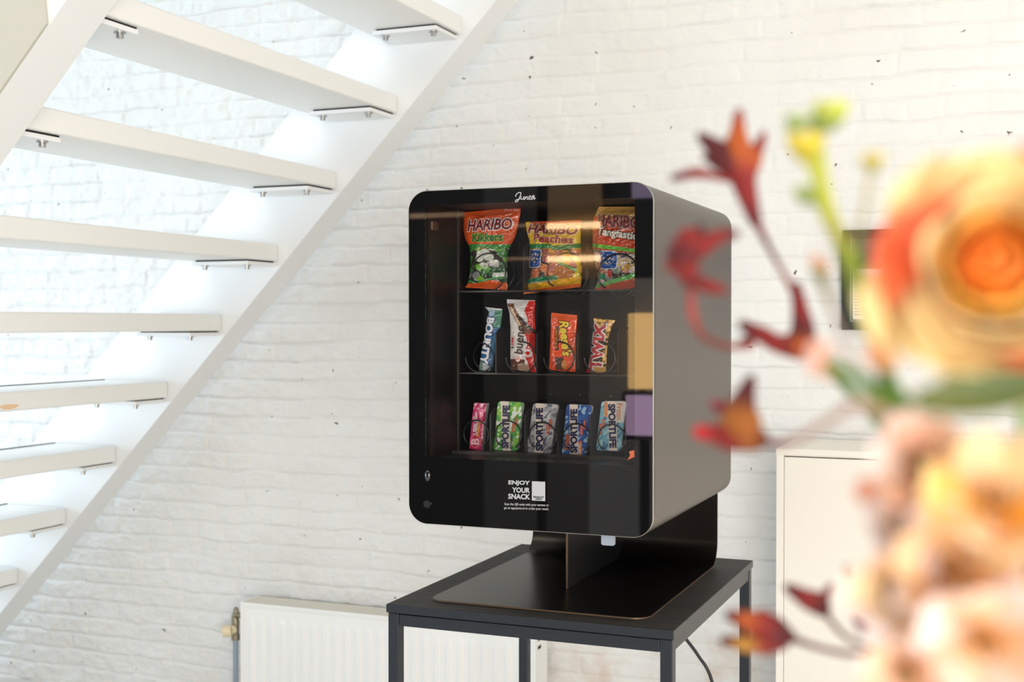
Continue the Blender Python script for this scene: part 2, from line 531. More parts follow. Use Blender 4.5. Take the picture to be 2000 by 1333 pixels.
# ------------------------------------------------------------------ staircase
SY = 3.30           # near face of the wall-side stringer
TH = 0.115          # channel depth
NY = 2.01           # far face of the near stringer
RISE, GOING = 0.2140, 0.2057
X0 = -0.5138 * SY   # right edge of the reference tread
Z0 = CAM.z + 0.2030 * SY
SL = RISE / GOING
stair = thing('staircase', 'white painted open-riser staircase rising along the brick wall beside the snack machine', 'staircase', (-3.6, 2.65, 0.0))

def stringer(y0, y1, name):
    lo = lambda x: CAM.z + 0.7135 * SY + SL * x
    hi = lambda x: CAM.z + 0.8440 * SY + SL * x
    z_top, z_bot = 3.585, 0.0
    poly = [((z_bot - (CAM.z + 0.844 * SY)) / SL, z_bot), ((z_bot - (CAM.z + 0.7135 * SY)) / SL, z_bot),
            ((z_top - (CAM.z + 0.7135 * SY)) / SL, z_top), ((z_top - (CAM.z + 0.844 * SY)) / SL, z_top)]
    return build(name, MB().prism(poly, 'y', y0, y1), M['paint_white'], stair, bevel=0.003)
stringer(SY, SY + TH, 'stringer')
stringer(NY - TH, NY, 'stringer')
# board fixed on the outer face of the near stringer
b_ = P(91, 44, NY - TH - 0.006)
lo_ = lambda x: CAM.z + 0.7135 * SY + SL * x
x1b = b_.x
poly = [(x1b - 0.9, lo_(x1b - 0.9)), (x1b, lo_(x1b)), (x1b - 0.035, lo_(x1b) + 0.30), (x1b - 0.9, lo_(x1b - 0.9) + 0.42)]
build('side_board', MB().prism([(a_, b2 + 0.003) for a_, b2 in poly], 'y', NY - TH - 0.007, NY - TH), mat('cream_board', (0.52, 0.50, 0.43, 1), 0.45), stair, bevel=0.002)

def bolt_mb(x, y, z):
    m = MB()
    m.cyl((x, y, z), (x, y, z - 0.003), 0.0125, 20)
    m.cyl((x, y, z - 0.003), (x, y, z - 0.013), 0.0078, 6)
    return m
TD = 0.252
TT = 0.053
for k in range(-9, 9):
    xr = X0 + GOING * k
    zt = Z0 + RISE * k
    if zt - 0.06 < 0.02: continue
    if zt > 3.58: break
    t = MB()
    t.box(xr - TD, xr, NY, SY, zt - TT, zt)
    tr = build('tread', t, M['tread_paint'], stair, bevel=0.006, seg=3)
    g = MB(); g.box(xr - TD + 0.004, xr - TD + 0.012, NY + 0.02, SY - 0.01, zt, zt + 0.0025)
    build('rubber_strip', g, M['rubber'], tr)
    for ya, yb, yo in ((SY - 0.145, SY, SY - 0.12), (NY, NY + 0.135, NY + 0.1)):
        zb = zt - TT
        p = MB()
        p.box(xr - TD + 0.04, xr - 0.012, ya, yb, zb - 0.0155, zb - 0.0045)
        pl = build('bracket_plate', p, M['paint_white'], stair, bevel=0.0015)
        sp = MB(); sp.box(xr - TD + 0.052, xr - 0.017, ya + 0.004, yb, zb - 0.0045, zb)  # dark filler that paints the shaded gap between bracket and tread
        build('gap_shade', sp, M['rubber'], pl)
        build('bolt', bolt_mb(xr - 0.032, yo, zb - 0.0155), M['bolt'], pl)
        build('bolt', bolt_mb(xr - TD + 0.07, yo, zb - 0.0155), M['bolt'], pl)
st = MB()
pk = P(93, 773, 2.3)
# worn bare-wood patch on one tread edge
kx = X0 + GOING * -4; kz = Z0 + RISE * -4
for i in range(1):
    c0 = Vector((kx + 0.0004, 2.62, kz - 0.040))
    pts = [(c0.x, c0.y + 0.034 * math.cos(a_) * (1 + 0.15 * math.sin(3 * a_)), c0.z + 0.007 * math.sin(a_)) for a_ in [2 * math.pi * j / 18 for j in range(18)]]
    st.add(pts, [tuple(range(18))])
build('worn_patch', st, mat('bare_wood', S(232, 196, 158), 0.6), stair)

# ------------------------------------------------------------------ table under the machine
TZ = 0.749
tl = PZ(754, 1181, TZ); trr = PZ(1317, 1233, TZ)
TY0 = (tl.y + trr.y) / 2
TX0, TX1 = P(754, 1181, TY0).x, P(1316, 1230, TY0).x
TY1 = TY0 * 1.331
table = thing('side_table', 'black side table with dark wood-grain top and square metal legs, under the snack machine', 'table', ((TX0 + TX1) / 2, (TY0 + TY1) / 2, 0))
tt = MB().box(TX0, TX1, TY0, TY1, TZ - 0.017, TZ)
tt.m = [1, 0, 1, 1, 1, 1]
build('table_top', tt, [M['black_wood'], M['table_metal']], table, bevel=0.0012)
for xx in (TX0 + 0.003, TX1 - 0.003 - 0.024):
    for yy in (TY0 + 0.003, TY1 - 0.003 - 0.024):
        build('leg', MB().box(xx, xx + 0.024, yy, yy + 0.024, 0, TZ - 0.018), M['table_metal'], table, bevel=0.0015)
for yy in (TY0 + 0.004, TY1 - 0.027):
    build('rail', MB().box(TX0 + 0.028, TX1 - 0.028, yy, yy + 0.022, TZ - 0.043, TZ - 0.0195), M['table_metal'], table, bevel=0.001)
for xx in (TX0 + 0.004, TX1 - 0.027):
    build('rail', MB().box(xx, xx + 0.022, TY0 + 0.028, TY1 - 0.028, TZ - 0.043, TZ - 0.0195), M['table_metal'], table, bevel=0.001)

# ------------------------------------------------------------------ snack machine
MY = TY0
ML, MR = P(798, 700, MY).x, P(1276, 700, MY).x
MT = (P(1240, 354.5, MY).z + P(840, 373, MY).z) / 2
MBt = (P(1240, 1052, MY).z + P(840, 1024, MY).z) / 2
MYB = MY * 1.301
MR_ = 0.040
vm = thing('snack_machine', 'countertop snack machine with black glass door and taupe metal shell, standing on the black table', 'vending machine', ((ML + MR) / 2, MY + 0.35, TZ))
outer = rrect(ML, MR, MBt, MT, MR_, 12)
inner = rrect(ML + 0.012, MR - 0.012, MBt + 0.012, MT - 0.012, MR_ - 0.012, 12)
shell = MB()
n = len(outer)
vv = [(p[0], MY + 0.006, p[1]) for p in outer] + [(p[0], MYB, p[1]) for p in outer] + [(p[0], MY + 0.006, p[1]) for p in inner] + [(p[0], MYB - 0.012, p[1]) for p in inner]
ff = []
for i in range(n):
    j = (i + 1) % n
    ff += [(i, j, j + n, i + n), (i + 2 * n, i + 3 * n, j + 3 * n, j + 2 * n), (i, i + 2 * n, j + 2 * n, j)]
shell.add(vv, ff, 0, None, True)
shell.add([(p[0], MYB, p[1]) for p in outer], [tuple(range(n))])
sh_ = build('shell', shell, M['shell'], vm)
es_ = sh_.modifiers.new('EdgeSplit', 'EDGE_SPLIT'); es_.split_angle = 0.7

def ring(outer, hole, y0, y1, matl, name, parent, bevel=0.0):
    import bmesh
    bm = bmesh.new()
    es = []
    for loop in (outer, hole):
        vs_ = [bm.verts.new((p[0], y0, p[1])) for p in loop]
        es += [bm.edges.new((vs_[i], vs_[(i + 1) % len(vs_)])) for i in range(len(vs_))]
    r = bmesh.ops.triangle_fill(bm, use_beauty=True, use_dissolve=False, edges=es)
    fs = [g for g in r['geom'] if isinstance(g, bmesh.types.BMFace)]
    ex = bmesh.ops.extrude_face_region(bm, geom=fs)
    for g in ex['geom']:
        if isinstance(g, bmesh.types.BMVert): g.co.y = y1
    bmesh.ops.recalc_face_normals(bm, faces=bm.faces)
    me = bpy.data.meshes.new(name); bm.to_mesh(me); bm.free()
    me.materials.append(matl)
    ob = bpy.data.objects.new(name, me); COL.objects.link(ob)
    ob.parent = parent
    if parent.parent is None: ob.location = -Vector(parent.location)
    return ob
WX0, WX1 = P(831, 640, MY).x, P(1239.5, 640, MY).x
WZ1 = P(1239, 386, MY).z
WZ0 = P(1239, 911, MY).z
door = ring(rrect(ML + 0.001, MR - 0.001, MBt + 0.001, MT - 0.001, MR_ - 0.001, 12), rrect(WX0, WX1, WZ0, WZ1, 0.004, 3), MY, MY + 0.0020, M['black_gloss'], 'door_frame', vm)
ring(rrect(ML, MR, MBt, MT, MR_, 12), rrect(ML + 0.0018, MR - 0.0018, MBt + 0.0018, MT - 0.0018, MR_ - 0.0018, 12), MY + 0.0008, MY + 0.009, M['rim'], 'door_rim', vm)
build('window_pane', MB().add([(WX0, MY + 0.0002, WZ0), (WX1, MY + 0.0002, WZ0), (WX1, MY + 0.0002, WZ1), (WX0, MY + 0.0002, WZ1)], [(0, 1, 2, 3)]) and None or (lambda m: (m.add([(WX0, MY + 0.0002, WZ0), (WX1, MY + 0.0002, WZ0), (WX1, MY + 0.0002, WZ1), (WX0, MY + 0.0002, WZ1)], [(0, 1, 2, 3)]), m)[1])(MB()), M['pane'], vm)

# liner (inner compartment)
SYF = MY + 0.158       # front plane of the trays
IX0, IX1 = P(831, 640, MY).x - 0.001, MR - 0.02
IZ1, IZ0 = WZ1 + 0.006, WZ0 - 0.012
IYB = SYF + 0.34
li = MB()
li.box(IX0 - 0.004, IX0, MY + 0.008, IYB, IZ0, IZ1, 1)
li.box(IX1, IX1 + 0.004, MY + 0.008, IYB, IZ0, IZ1, 1)
li.box(IX0, IX1, IYB, IYB + 0.004, IZ0, IZ1, 0)
li.box(IX0, IX1, MY + 0.008, IYB, IZ1, IZ1 + 0.004, 0)
li.box(IX0, IX1, MY + 0.008, IYB, IZ0 - 0.004, IZ0, 0)
liner = build('inner_compartment', li, [M['liner'], M['liner_side']], vm)
# slim hidden light bars added behind the door edges to brighten the snacks
IZM = (IZ0 + IZ1) / 2
for nm, xx, dx_ in (('snack_fill_bar', IX0 + 0.006, 1.0), ('snack_fill_bar', IX1 - 0.006, -1.0)):
    lb = area(nm, (xx, MY + 0.016, IZM), (xx + dx_, MY + 0.016 + 0.85, IZM), 0.012, IZ1 - IZ0 - 0.02, 0.27, (1.0, 0.93, 0.86))
    d_ = Vector((dx_, 0.85, 0)).normalized()
    zl, yl = -d_, Vector((0, 0, 1))
    lb.rotation_euler = Matrix((yl.cross(zl), yl, zl)).transposed().to_euler()
# vertical strip where tray block begins
build('mounting_strip', MB().box(IX0, IX0 + 0.004, SYF - 0.004, SYF + 0.004, IZ0, IZ1), M['divider'], vm)
build('latch_plate', MB().box(IX0, IX0 + 0.002, MY + 0.03, MY + 0.058, P(838, 449, MY + 0.03).z, P(838, 433, MY + 0.03).z), mat('tan_plate', S(96, 76, 60), 0.4, metal=0.4), liner)

def coil(cx, cy, r_px, parent, depth=0.25, y0=None, turns=None, ph=0.9):
    y0 = y0 if y0 is not None else SYF + 0.002
    c = P(cx, cy, y0)
    r = r_px * (c - CAM).dot(_F) / FPX
    pitch = 0.042
    turns = turns or int(depth / pitch)
    pts = []
    N_ = 30
    for i in range(int(turns * N_)):
        a_ = 2 * math.pi * i / N_ + ph * 2 * math.pi
        pts.append((c.x + r * math.cos(a_), y0 + pitch * i / N_ * (0.15 if i < N_ * 0.8 else 1) , c.z + r * math.sin(a_)))
    m = MB(); m.tube(pts, 0.0016, 8, smooth_path=False)
    return build('spiral_coil', m, M['coil'], parent)

TRAYS = [
    dict(zline=(893, 569), top=478, div=[1022, 1143], label='top'),
    dict(zline=(893, 728), top=641, div=[968, 1048, 1127, 1206], label='middle'),
    dict(zline=(895, 880), top=797, div=[957, 1024, 1088, 1153, 1222], label='bottom'),
]
tray_z = []
shelves = []
for T_ in TRAYS:
    zf = P(T_['zline'][0], T_['zline'][1], SYF).z
    tray_z.append(zf)
    m = MB()
    m.box(IX0, IX1, SYF, IYB, zf - 0.003, zf, 0)
    m.box(IX0, IX1, SYF - 0.0025, SYF, zf - 0.0028, zf + 0.0002, 1)
    s_ = build('shelf', m, [M['tray'], M['divider']], vm)
    shelves.append(s_)
    for dx in T_['div']:
        xx = P(dx, T_['zline'][1], SYF).x
        zt = P(893, T_['top'], SYF).z
        m = MB()
        m.prism([(SYF + 0.001, zf), (IYB, zf), (IYB, zt), (SYF + 0.02, zt), (SYF + 0.001, zt - 0.012)], 'x', xx - 0.0008, xx + 0.0008)
        build('divider', m, M['divider'], s_)
for cx, cy, r in ((953, 532, 37), (1107, 536, 42), (1208, 538, 42)): coil(cx, cy, r, shelves[0], depth=0.13, ph=0.80)
for cx, cy, r in ((936, 699, 29), (1017, 699, 31), (1091, 699, 31), (1171, 699, 31)): coil(cx, cy, r, shelves[1], depth=0.17, ph=0.5)
for cx, cy, r in ((929, 849, 27), (992, 851, 28), (1059, 854, 28.5), (1126, 857, 29), (1194, 858, 28.5)): coil(cx, cy, r, shelves[2], depth=0.17, ph=0.85)
# small screws on the back panel
m = MB()
for sx, sy in ((1075, 771), (1093, 771), (1134, 772), (1152, 773), (1193, 774), (1211, 775), (1153, 636), (1224, 636), (1090, 572), (1125, 573)):
    p = P(sx, sy, IYB)
    m.ball((p.x, IYB - 0.001, p.z), 0.0022, n=6)
build('screw_heads', m, M['bolt'], liner)
# products waiting behind the door: bottom ledge
build('ledge', MB().box(IX0, IX1, MY + 0.03, SYF, IZ0, IZ0 + 0.006), M['tray'], vm)
build('ledge', MB().box(IX0, IX1, SYF - 0.03, SYF - 0.02, IZ0 + 0.006, IZ0 + 0.012), M['divider'], vm)

# keyhole and sensor dome
pk = P(835, 985, MY)
m = MB(); m.cyl((pk.x, MY + 0.002, pk.z), (pk.x, MY - 0.004, pk.z), 0.0075, 24)
lk = build('lock', m, mat('lock_black', S(5, 5, 5), 0.4), vm)
pk = P(835, 930, MY)
m = MB(); m.ball((pk.x, MY + 0.001, pk.z), 0.0075, sc=(0.85, 0.5, 1.5))
build('sensor_dome', m, M['black_gloss'], vm)
p0, p1 = P(1171, 1040, MY), P(1197, 1066, MY)
m = MB()
m.prism(rrect(p0.x, p1.x, P(1184, 1066, MY + .01).z, MBt + 0.002, 0.004, 5), 'y', MY + 0.010, MY + 0.016)
build('release_tab', m, M['tab'], vm, bevel=0.001)

# lettering on the door
def door_text(body, x0, x1, yc, ht, bold=0.0, shear=0.0, name='lettering', slope=0.0, mb=None, y=None):
    pts, f = place_text(body, (x0 + x1) / 2, yc, x1 - x0, ht, slope, bold, shear)
    yy = y if y is not None else MY - 0.0006
    mb.add([P(p[0], p[1], yy) for p in pts], f)
tx = MB()
SLP = 1.6
door_text('ENJOY', 993, 1035, 944.5, 10.5, 0.035, mb=tx, slope=SLP)
door_text('YOUR', 1000, 1035, 958.0, 10.5, 0.035, mb=tx, slope=SLP)
door_text('SNACK', 992.5, 1035.5, 970.6, 10.5, 0.035, mb=tx, slope=SLP)
door_text('Scan the QR code with your camera or', 985, 1072, 986.8, 6.0, 0.012, mb=tx, slope=SLP)
door_text('go to app.junea.nl to order your snack.', 984.5, 1072, 994.3, 6.0, 0.012, mb=tx, slope=SLP)
# blank label card beside the words, with its two printed lines
q = [P(1038.8, 940.6, MY - 0.0005), P(1064.8, 941.6, MY - 0.0005), P(1064.8, 979.5, MY - 0.0005), P(1038.8, 978.2, MY - 0.0005)]
tx.add(q, [(3, 2, 1, 0)])
pts, f = place_text('Machine ID', 1051.8, 971.3, 20, 3.6, SLP, 0.03)
tx.add([P(a_[0], a_[1], MY - 0.0011) for a_ in pts], f, 1)
pts, f = place_text('200038', 1052, 975.6, 12.5, 3.2, SLP, 0.03)
tx.add([P(a_[0], a_[1], MY - 0.0011) for a_ in pts], f, 1)
build('door_lettering', tx, [M['letter_white'], M['rubber']], vm)
# script wordmark, drawn as strokes (photo units)
sc_ = MB()
def stroke(pts, wd):
    q_ = [P(980 + a_ / 20, 360 + b2 / 20, MY - 0.0008) for a_, b2 in pts]
    sc_.tube(q_, wd, 6, steps=5)
stroke([(555, 490), (545, 440), (600, 370), (680, 325), (740, 335), (745, 390), (715, 480), (670, 580), (610, 670), (560, 690), (530, 665), (560, 620), (640, 590), (730, 560)], 0.00095)
stroke([(770, 470), (750, 560), (775, 595), (830, 570), (870, 480), (850, 570), (880, 600), (925, 480), (905, 590), (950, 520), (1000, 480), (1010, 510), (990, 570), (1015, 595), (1060, 560), (1130, 490), (1120, 450), (1080, 470), (1060, 560), (1090, 600), (1140, 580), (1190, 510), (1260, 450), (1230, 440), (1180, 500), (1165, 570), (1200, 590), (1270, 450), (1255, 560), (1280, 590), (1315, 530)], 0.00075)
build('wordmark', sc_, M['letter_white'], vm)

# stand: bent sheet and fin
BX0, BX1 = (TX0 + TX1) / 2 - 0.103 * MY, (TX0 + TX1) / 2 + 0.103 * MY
BY0, BY1 = MY * 1.0235, MY * 1.292
rb = 0.055
prof = []
for s_ in np.linspace(0, BY1 - rb - BY0, 30): prof.append((BY0 + s_, TZ + 0.003, s_))
for k in range(1, 17):
    a_ = math.pi / 2 * k / 16
    prof.append((BY1 - rb + rb * math.sin(a_), TZ + 0.003 + rb - rb * math.cos(a_), 9))
prof.append((BY1, MBt + 0.004, 9))
rc = 0.035
extra = [(BY0 + s_, TZ + 0.003, s_) for s_ in (0.0008, 0.003, 0.006, 0.010, 0.015, 0.02, 0.028)]
prof = sorted([p for p in prof if p[2] == 0 or p[2] > 0.03] + extra, key=lambda p: (p[2], p[1] if p[2] == 9 else 0))
m = MB(); vv = []
cols = np.linspace(0, 1, 15)
for (yy, zz, s_) in prof:
    ins = rc - math.sqrt(max(rc * rc - (rc - min(s_, rc)) ** 2, 0))
    for t_ in cols:
        vv.append((BX0 + ins + (BX1 - BX0 - 2 * ins) * t_, yy, zz))
nc = len(cols)
m.add(vv, [(i * nc + k, i * nc + k + 1, (i + 1) * nc + k + 1, (i + 1) * nc + k) for i in range(len(prof) - 1) for k in range(nc - 1)], 0, None, True)
so = build('stand_sheet', m, [M['stand'], M['stand_edge']], vm, solid=0.0035)
so.modifiers['Solidify'].material_offset_rim = 1
es_ = so.modifiers.new('EdgeSplit', 'EDGE_SPLIT'); es_.split_angle = 0.7
FX = (BX0 + BX1) / 2
FY0 = PZ(1101, 1150, TZ + 0.005).y
arc = [(BY1 - 0.003 - 0.045 + 0.045 * math.sin(a_), TZ + 0.006 + 0.045 - 0.045 * math.cos(a_)) for a_ in np.linspace(0, math.pi / 2, 12)]
poly = [(FY0, TZ + 0.005)] + arc + [(BY1 - 0.003, MBt + 0.002), (FY0, MBt + 0.002)]
m = MB(); m.prism(poly, 'x', FX - 0.002, FX + 0.002, 0)
m.box(FX - 0.0021, FX + 0.0021, FY0 - 0.0006, FY0, TZ + 0.005, MBt, 1)
build('stand_fin', m, [mat('fin_black', S(34, 34, 36), 0.35, metal=0.5), M['stand_edge']], vm)

# ------------------------------------------------------------------ snacks
def snack(name, label, cat, group, rows, bulge, colfn, texts, Yb, gx=None, flat=False, wr=0.0, seed=0, ends=0.08, matl=None):
    """rows: [( (xl,yl), (xr,yr) ), ...] outline from top to bottom in photo units; measured on the plane Yb"""
    A = np.array([[r[0][0], r[0][1], r[1][0], r[1][1]] for r in rows], float)
    hgt = abs(A[-1, 1] - A[0, 1])
    wdt = max(abs(A[:, 2] - A[:, 0]).max(), 1)
    ny, nx = int(hgt * 1.3), int(wdt * 1.3)
    tk = np.cumsum([0] + [abs(A[i + 1, 1] - A[i, 1]) + abs(A[i + 1, 3] - A[i, 3]) + 0.01 for i in range(len(A) - 1)])
    tk /= tk[-1]
    V = np.linspace(0, 1, ny + 1); Uu = np.linspace(0, 1, nx + 1)
    L_ = np.stack([np.interp(V, tk, A[:, j]) for j in range(4)], 1)
    PX = L_[:, None, 0] * (1 - Uu) + L_[:, None, 2] * Uu
    PY = L_[:, None, 1] * (1 - Uu) + L_[:, None, 3] * Uu
    def bfun(u, v):
        u = np.clip(u, 0, 1); v = np.clip(v, 0, 1)
        if flat:
            return bulge * np.ones_like(u)
        e = np.clip(np.minimum(v, 1 - v) / ends, 0, 1)
        return bulge * np.sin(math.pi * u) ** 0.55 * (0.06 + 0.94 * np.sin(np.clip((np.minimum(v, 1 - v)) / 0.32, 0, 1) * math.pi / 2)) * (0.2 + 0.8 * e)
    UU, VV = np.meshgrid(Uu, V)
    B_ = bfun(UU, VV)
    if wr:
        cr = vnoise(PX / 100 + seed, PY / 100, 11, 20 + seed) - 0.5
        cr += 0.5 * (vnoise(PX / 100 + PY / 60, PY / 100, 23, 30 + seed) - 0.5)
        B_ = B_ + wr * cr * np.clip(np.minimum(UU, 1 - UU) * 8, 0, 1) * np.clip(np.minimum(VV, 1 - VV) * 8 + 0.2, 0, 1)
    Cc = colfn(PX, PY, UU, VV)
    # world
    dx = (PX - 1000) / FPX; dy = (PY - 666.5) / FPX
    F_, R_, U_ = np.array(_F), np.array(_R), np.array(_U)
    D = F_[None, None] + R_[None, None] * dx[..., None] - U_[None, None] * dy[..., None]
    W = np.array(CAM)[None, None] + D * (Yb / D[..., 1:2])
    front = W.copy(); front[..., 1] = Yb - B_
    back = W.copy(); back[..., 1] = Yb + (0.003 if flat else 0) + bfun(UU, VV) * 0.7
    mb = MB()
    n1 = nx + 1
    idx = lambda i, k: i * n1 + k
    fq = [(idx(i, k), idx(i + 1, k), idx(i + 1, k + 1), idx(i, k + 1)) for i in range(ny) for k in range(nx)]
    mb.add(front.reshape(-1, 3).tolist(), fq, 0, [tuple(c) for c in Cc.reshape(-1, 3)], True)
    bq = [tuple(reversed(q_)) for q_ in fq]
    bc = [(0.3, 0.3, 0.3)] * (n1 * (ny + 1))
    mb.add(back.reshape(-1, 3).tolist(), bq, 0, [tuple(c) for c in Cc.reshape(-1, 3)], True)
    if flat:
        nv = n1 * (ny + 1)
        rim = [idx(0, k) for k in range(nx + 1)] + [idx(i, nx) for i in range(1, ny + 1)] + [idx(ny, k) for k in range(nx - 1, -1, -1)] + [idx(i, 0) for i in range(ny - 1, 0, -1)]
        fr = front.reshape(-1, 3); bk = back.reshape(-1, 3)
        vv_ = [tuple(fr[i]) for i in rim] + [tuple(bk[i]) for i in rim]
        mm = len(rim)
        mb.add(vv_, [(i, (i + 1) % mm, (i + 1) % mm + mm, i + mm) for i in range(mm)], 0, (0.6, 0.6, 0.6))
    lev = 1
    for (body, cx, cy, wd, ht, rot, colr, outl, bold, shear) in texts:
        for pas in ((('o',) if outl else ()) + ('i',)):
            bd = bold + (0.055 if pas == 'o' else 0.0)
            pts, f = place_text(body, cx, cy, wd, ht, rot, bd, shear, ref=(body, bold, shear, 1.0))
            cc = outl if pas == 'o' else colr
            off = 0.0011 + (0.0006 if pas == 'i' else 0)
            vs_ = []
            for p in pts:
                ymid = (L_[:, 1] + L_[:, 3]) / 2
                v_ = np.interp(p[1], ymid, V)
                for _ in range(2):
                    i_ = v_ * ny
                    xl, yl, xr, yr = [np.interp(v_, V, L_[:, j]) for j in range(4)]
                    u_ = (p[0] - xl) / (xr - xl)
                    yc_ = yl * (1 - u_) + yr * u_
                    v_ = np.clip(v_ + (p[1] - yc_) / hgt, 0, 1)
                ii = int(np.clip(round(v_ * ny), 0, ny)); kk = int(np.clip(round(u_ * nx), 0, nx))
                bb = float(B_[max(ii - 1, 0):ii + 2, max(kk - 1, 0):kk + 2].max())
                q_ = P(p[0], p[1], Yb)
                vs_.append((q_.x, Yb - bb - off, q_.z))
            mb.add(vs_, f, 1, cc)
    c0 = W[-1, nx // 2]
    ob = build(name, mb, [matl or M['art'], M['art_card']], origin=(float(c0[0]), Yb, float(c0[2])))
    return tag(ob, label, cat, group)

def c3(r, g, b): return np.array(S(r, g, b)[:3])
def paint(shape, base):
    return np.broadcast_to(c3(*base), shape + (3,)).copy()
def over(img, mask, colr):
    mk = np.clip(mask, 0, 1)[..., None]
    return img * (1 - mk) + c3(*colr) * mk
def candy(img, PX, PY, mask, palette, scale, seed):
    """rounded sweets seen through the clear film"""
    r = np.random.default_rng(seed)
    X, Y = PX / scale, PY / scale
    xi, yi = np.floor(X).astype(int), np.floor(Y).astype(int)
    J = r.random((64, 64, 3))
    best = np.full(PX.shape, 9.0); bid = np.zeros(PX.shape)
    for a_ in (-1, 0, 1):
        for b2 in (-1, 0, 1):
            jx, jy = (xi + a_) % 64, (yi + b2) % 64
            d = np.hypot(xi + a_ + J[jx, jy, 0] - X, (yi + b2 + J[jx, jy, 1] - Y) * 1.2)
            m_ = d < best
            best = np.where(m_, d, best); bid = np.where(m_, J[jx, jy, 2], bid)
    out = paint(PX.shape, (60, 52, 48))
    n_ = len(palette)
    for i, pc in enumerate(palette):
        out = over(out, ((bid * n_).astype(int) == i) & (best < 0.62), pc)
    mk = np.clip(mask, 0, 1)[..., None]
    return img * (1 - mk) + out * mk
def sm(x, a, b): return np.clip((x - a) / (b - a), 0, 1)
def box_m(PX, PY, x0, x1, y0, y1, r=0.0):
    dx = np.maximum(np.maximum(x0 + r - PX, PX - x1 + r), 0); dy = np.maximum(np.maximum(y0 + r - PY, PY - y1 + r), 0)
    return ((np.hypot(dx, dy) <= max(r, 0.01))).astype(float)
def para(PX, PY, cx, cy, w_, h_, sk=0.0, r=0.0):
    return box_m(PX - sk * (PY - cy), PY, cx - w_ / 2, cx + w_ / 2, cy - h_ / 2, cy + h_ / 2, r)

MAROON, WHITE = S(120, 24, 26), S(232, 226, 220)
YB1 = SYF + 0.030
G1 = 'bags of sweets on the top shelf'
def c_bag1(PX, PY, U_, V_):
    im = paint(PX.shape, (222, 86, 30))
    im = candy(im, PX, PY, sm(PY, 486, 487), [(226, 226, 214), (64, 128, 60), (214, 220, 206), (40, 92, 48), (110, 160, 70)], 15, 3)
    g = np.clip(sm(PY, 510, 530), 0, 1)
    im = candy(im, PX, PY, g, [(52, 112, 50), (80, 150, 60), (206, 214, 200), (36, 84, 44), (150, 150, 150), (120, 178, 60)], 14, 8)
    im = over(im, (PY > 478) & (PY < 487 + 1.5 * np.sin(PX / 9)), (64, 140, 62))
    im = over(im, PY > 551 + 3 * np.sin(PX / 12), (226, 92, 32))
    im = over(im, (PY > 545 + 4 * np.sin(PX / 16)) & (PY < 549 + 4 * np.sin(PX / 16)), (70, 150, 80))
    return im
snack('sweets_bag', 'orange bag with green lettering over white and green sweets, top shelf', 'sweets', G1,
      [((907, 415), (1017, 405)), ((905, 428), (1016, 420)), ((905, 450), (1011, 445)), ((909, 468), (1006, 464)), ((917, 482), (996, 482)), ((919, 500), (991, 500)), ((918, 535), (991, 535)), ((913, 556), (991, 556)), ((908, 562), (991, 567))],
      0.020, c_bag1,
      [('HARIBO', 961, 440, 86, 23, -3, MAROON, WHITE, 0.03, 0.12), ('Kikkers', 958, 465, 60, 16, -2, S(36, 96, 40), S(150, 190, 90), 0.03, 0.15), ('Share bag', 1000, 411, 28, 6, -2, S(230, 210, 200), None, 0.0, 0.1)],
      YB1, wr=0.005, seed=1)
def badge(im, PX, PY, cx, cy, w_, h_, sk, seed):
    im = over(im, para(PX, PY, cx, cy, w_ + 3, h_ + 3, sk, 6), (200, 206, 214))
    im = over(im, para(PX, PY, cx, cy, w_, h_, sk, 5), (28, 78, 150))
    sq = (np.sin(PX * 0.9 + 2 * np.sin(PY * 0.5 + seed)) + np.cos(PY * 0.72 + np.sin(PX * 0.6)) > 0.55)
    return over(im, sq * para(PX, PY, cx, cy - 1, w_ * 0.64, h_ * 0.58, sk, 4), (214, 190, 150))
def c_bag2(PX, PY, U_, V_):
    im = paint(PX.shape, (226, 186, 34))
    im = candy(im, PX, PY, sm(PY, 486, 488), [(190, 110, 70), (214, 132, 84), (170, 96, 90), (222, 160, 70), (150, 84, 66)], 15, 5)
    im = over(im, (np.hypot((PX - 1110) / 22, (PY - 535) / 15) < 1) & (PY > 487), (172, 104, 54))
    im = over(im, (PX - 1118 - 6 * np.sin(PY / 9) > 6) & (PX < 1135) & (PY > 500) & (PY < 552), (226, 196, 40))
    im = over(im, (np.abs(PY - 482 - 4 * np.sin((PX - 1040) / 26) * (PX > 1085)) < 4.5), (46, 130, 70))
    im = over(im, (np.abs(PY - (508 + (PX - 1090) * 0.55)) < 3) & (PX > 1088) & (PX < 1130), (70, 150, 74))
    yb = 560 - (PX - 1030) * 0.12
    im = over(im, PY > yb - 6, (232, 172, 36))
    im = over(im, PY > yb + 7, (230, 104, 36))
    im = over(im, (PY > yb - 14) & (PY < yb - 5) & (PX < 1094), (30, 128, 90))
    im = over(im, (PY < 441) & (PX > 1036), (190, 70, 30))
    return badge(im, PX, PY, 1050, 506, 25, 33, -0.06, 1)
snack('sweets_bag', 'yellow bag with maroon lettering over peach sweets, middle of the top shelf', 'sweets', G1,
      [((1027, 434), (1134, 430)), ((1028, 450), (1134, 448)), ((1034, 470), (1134, 470)), ((1034, 500), (1135, 500)), ((1031, 530), (1137, 524)), ((1028, 552), (1136, 545)), ((1022, 575), (1134, 561))],
      0.024, c_bag2,
      [('HARIBO', 1083, 449, 96, 19, 2, S(130, 40, 34), S(222, 190, 180), 0.03, 0.1), ('Happy', 1082, 457, 28, 7, 1, S(110, 70, 40), None, 0.02, 0.0), ('Peaches', 1086, 468, 76, 16, 3, S(150, 44, 44), S(226, 190, 150), 0.03, 0.08),
       ('the happy world of Haribo!', 1066, 550.5, 52, 6, -6, S(220, 230, 210), None, 0.0, 0.0)],
      YB1, wr=0.006, seed=2)
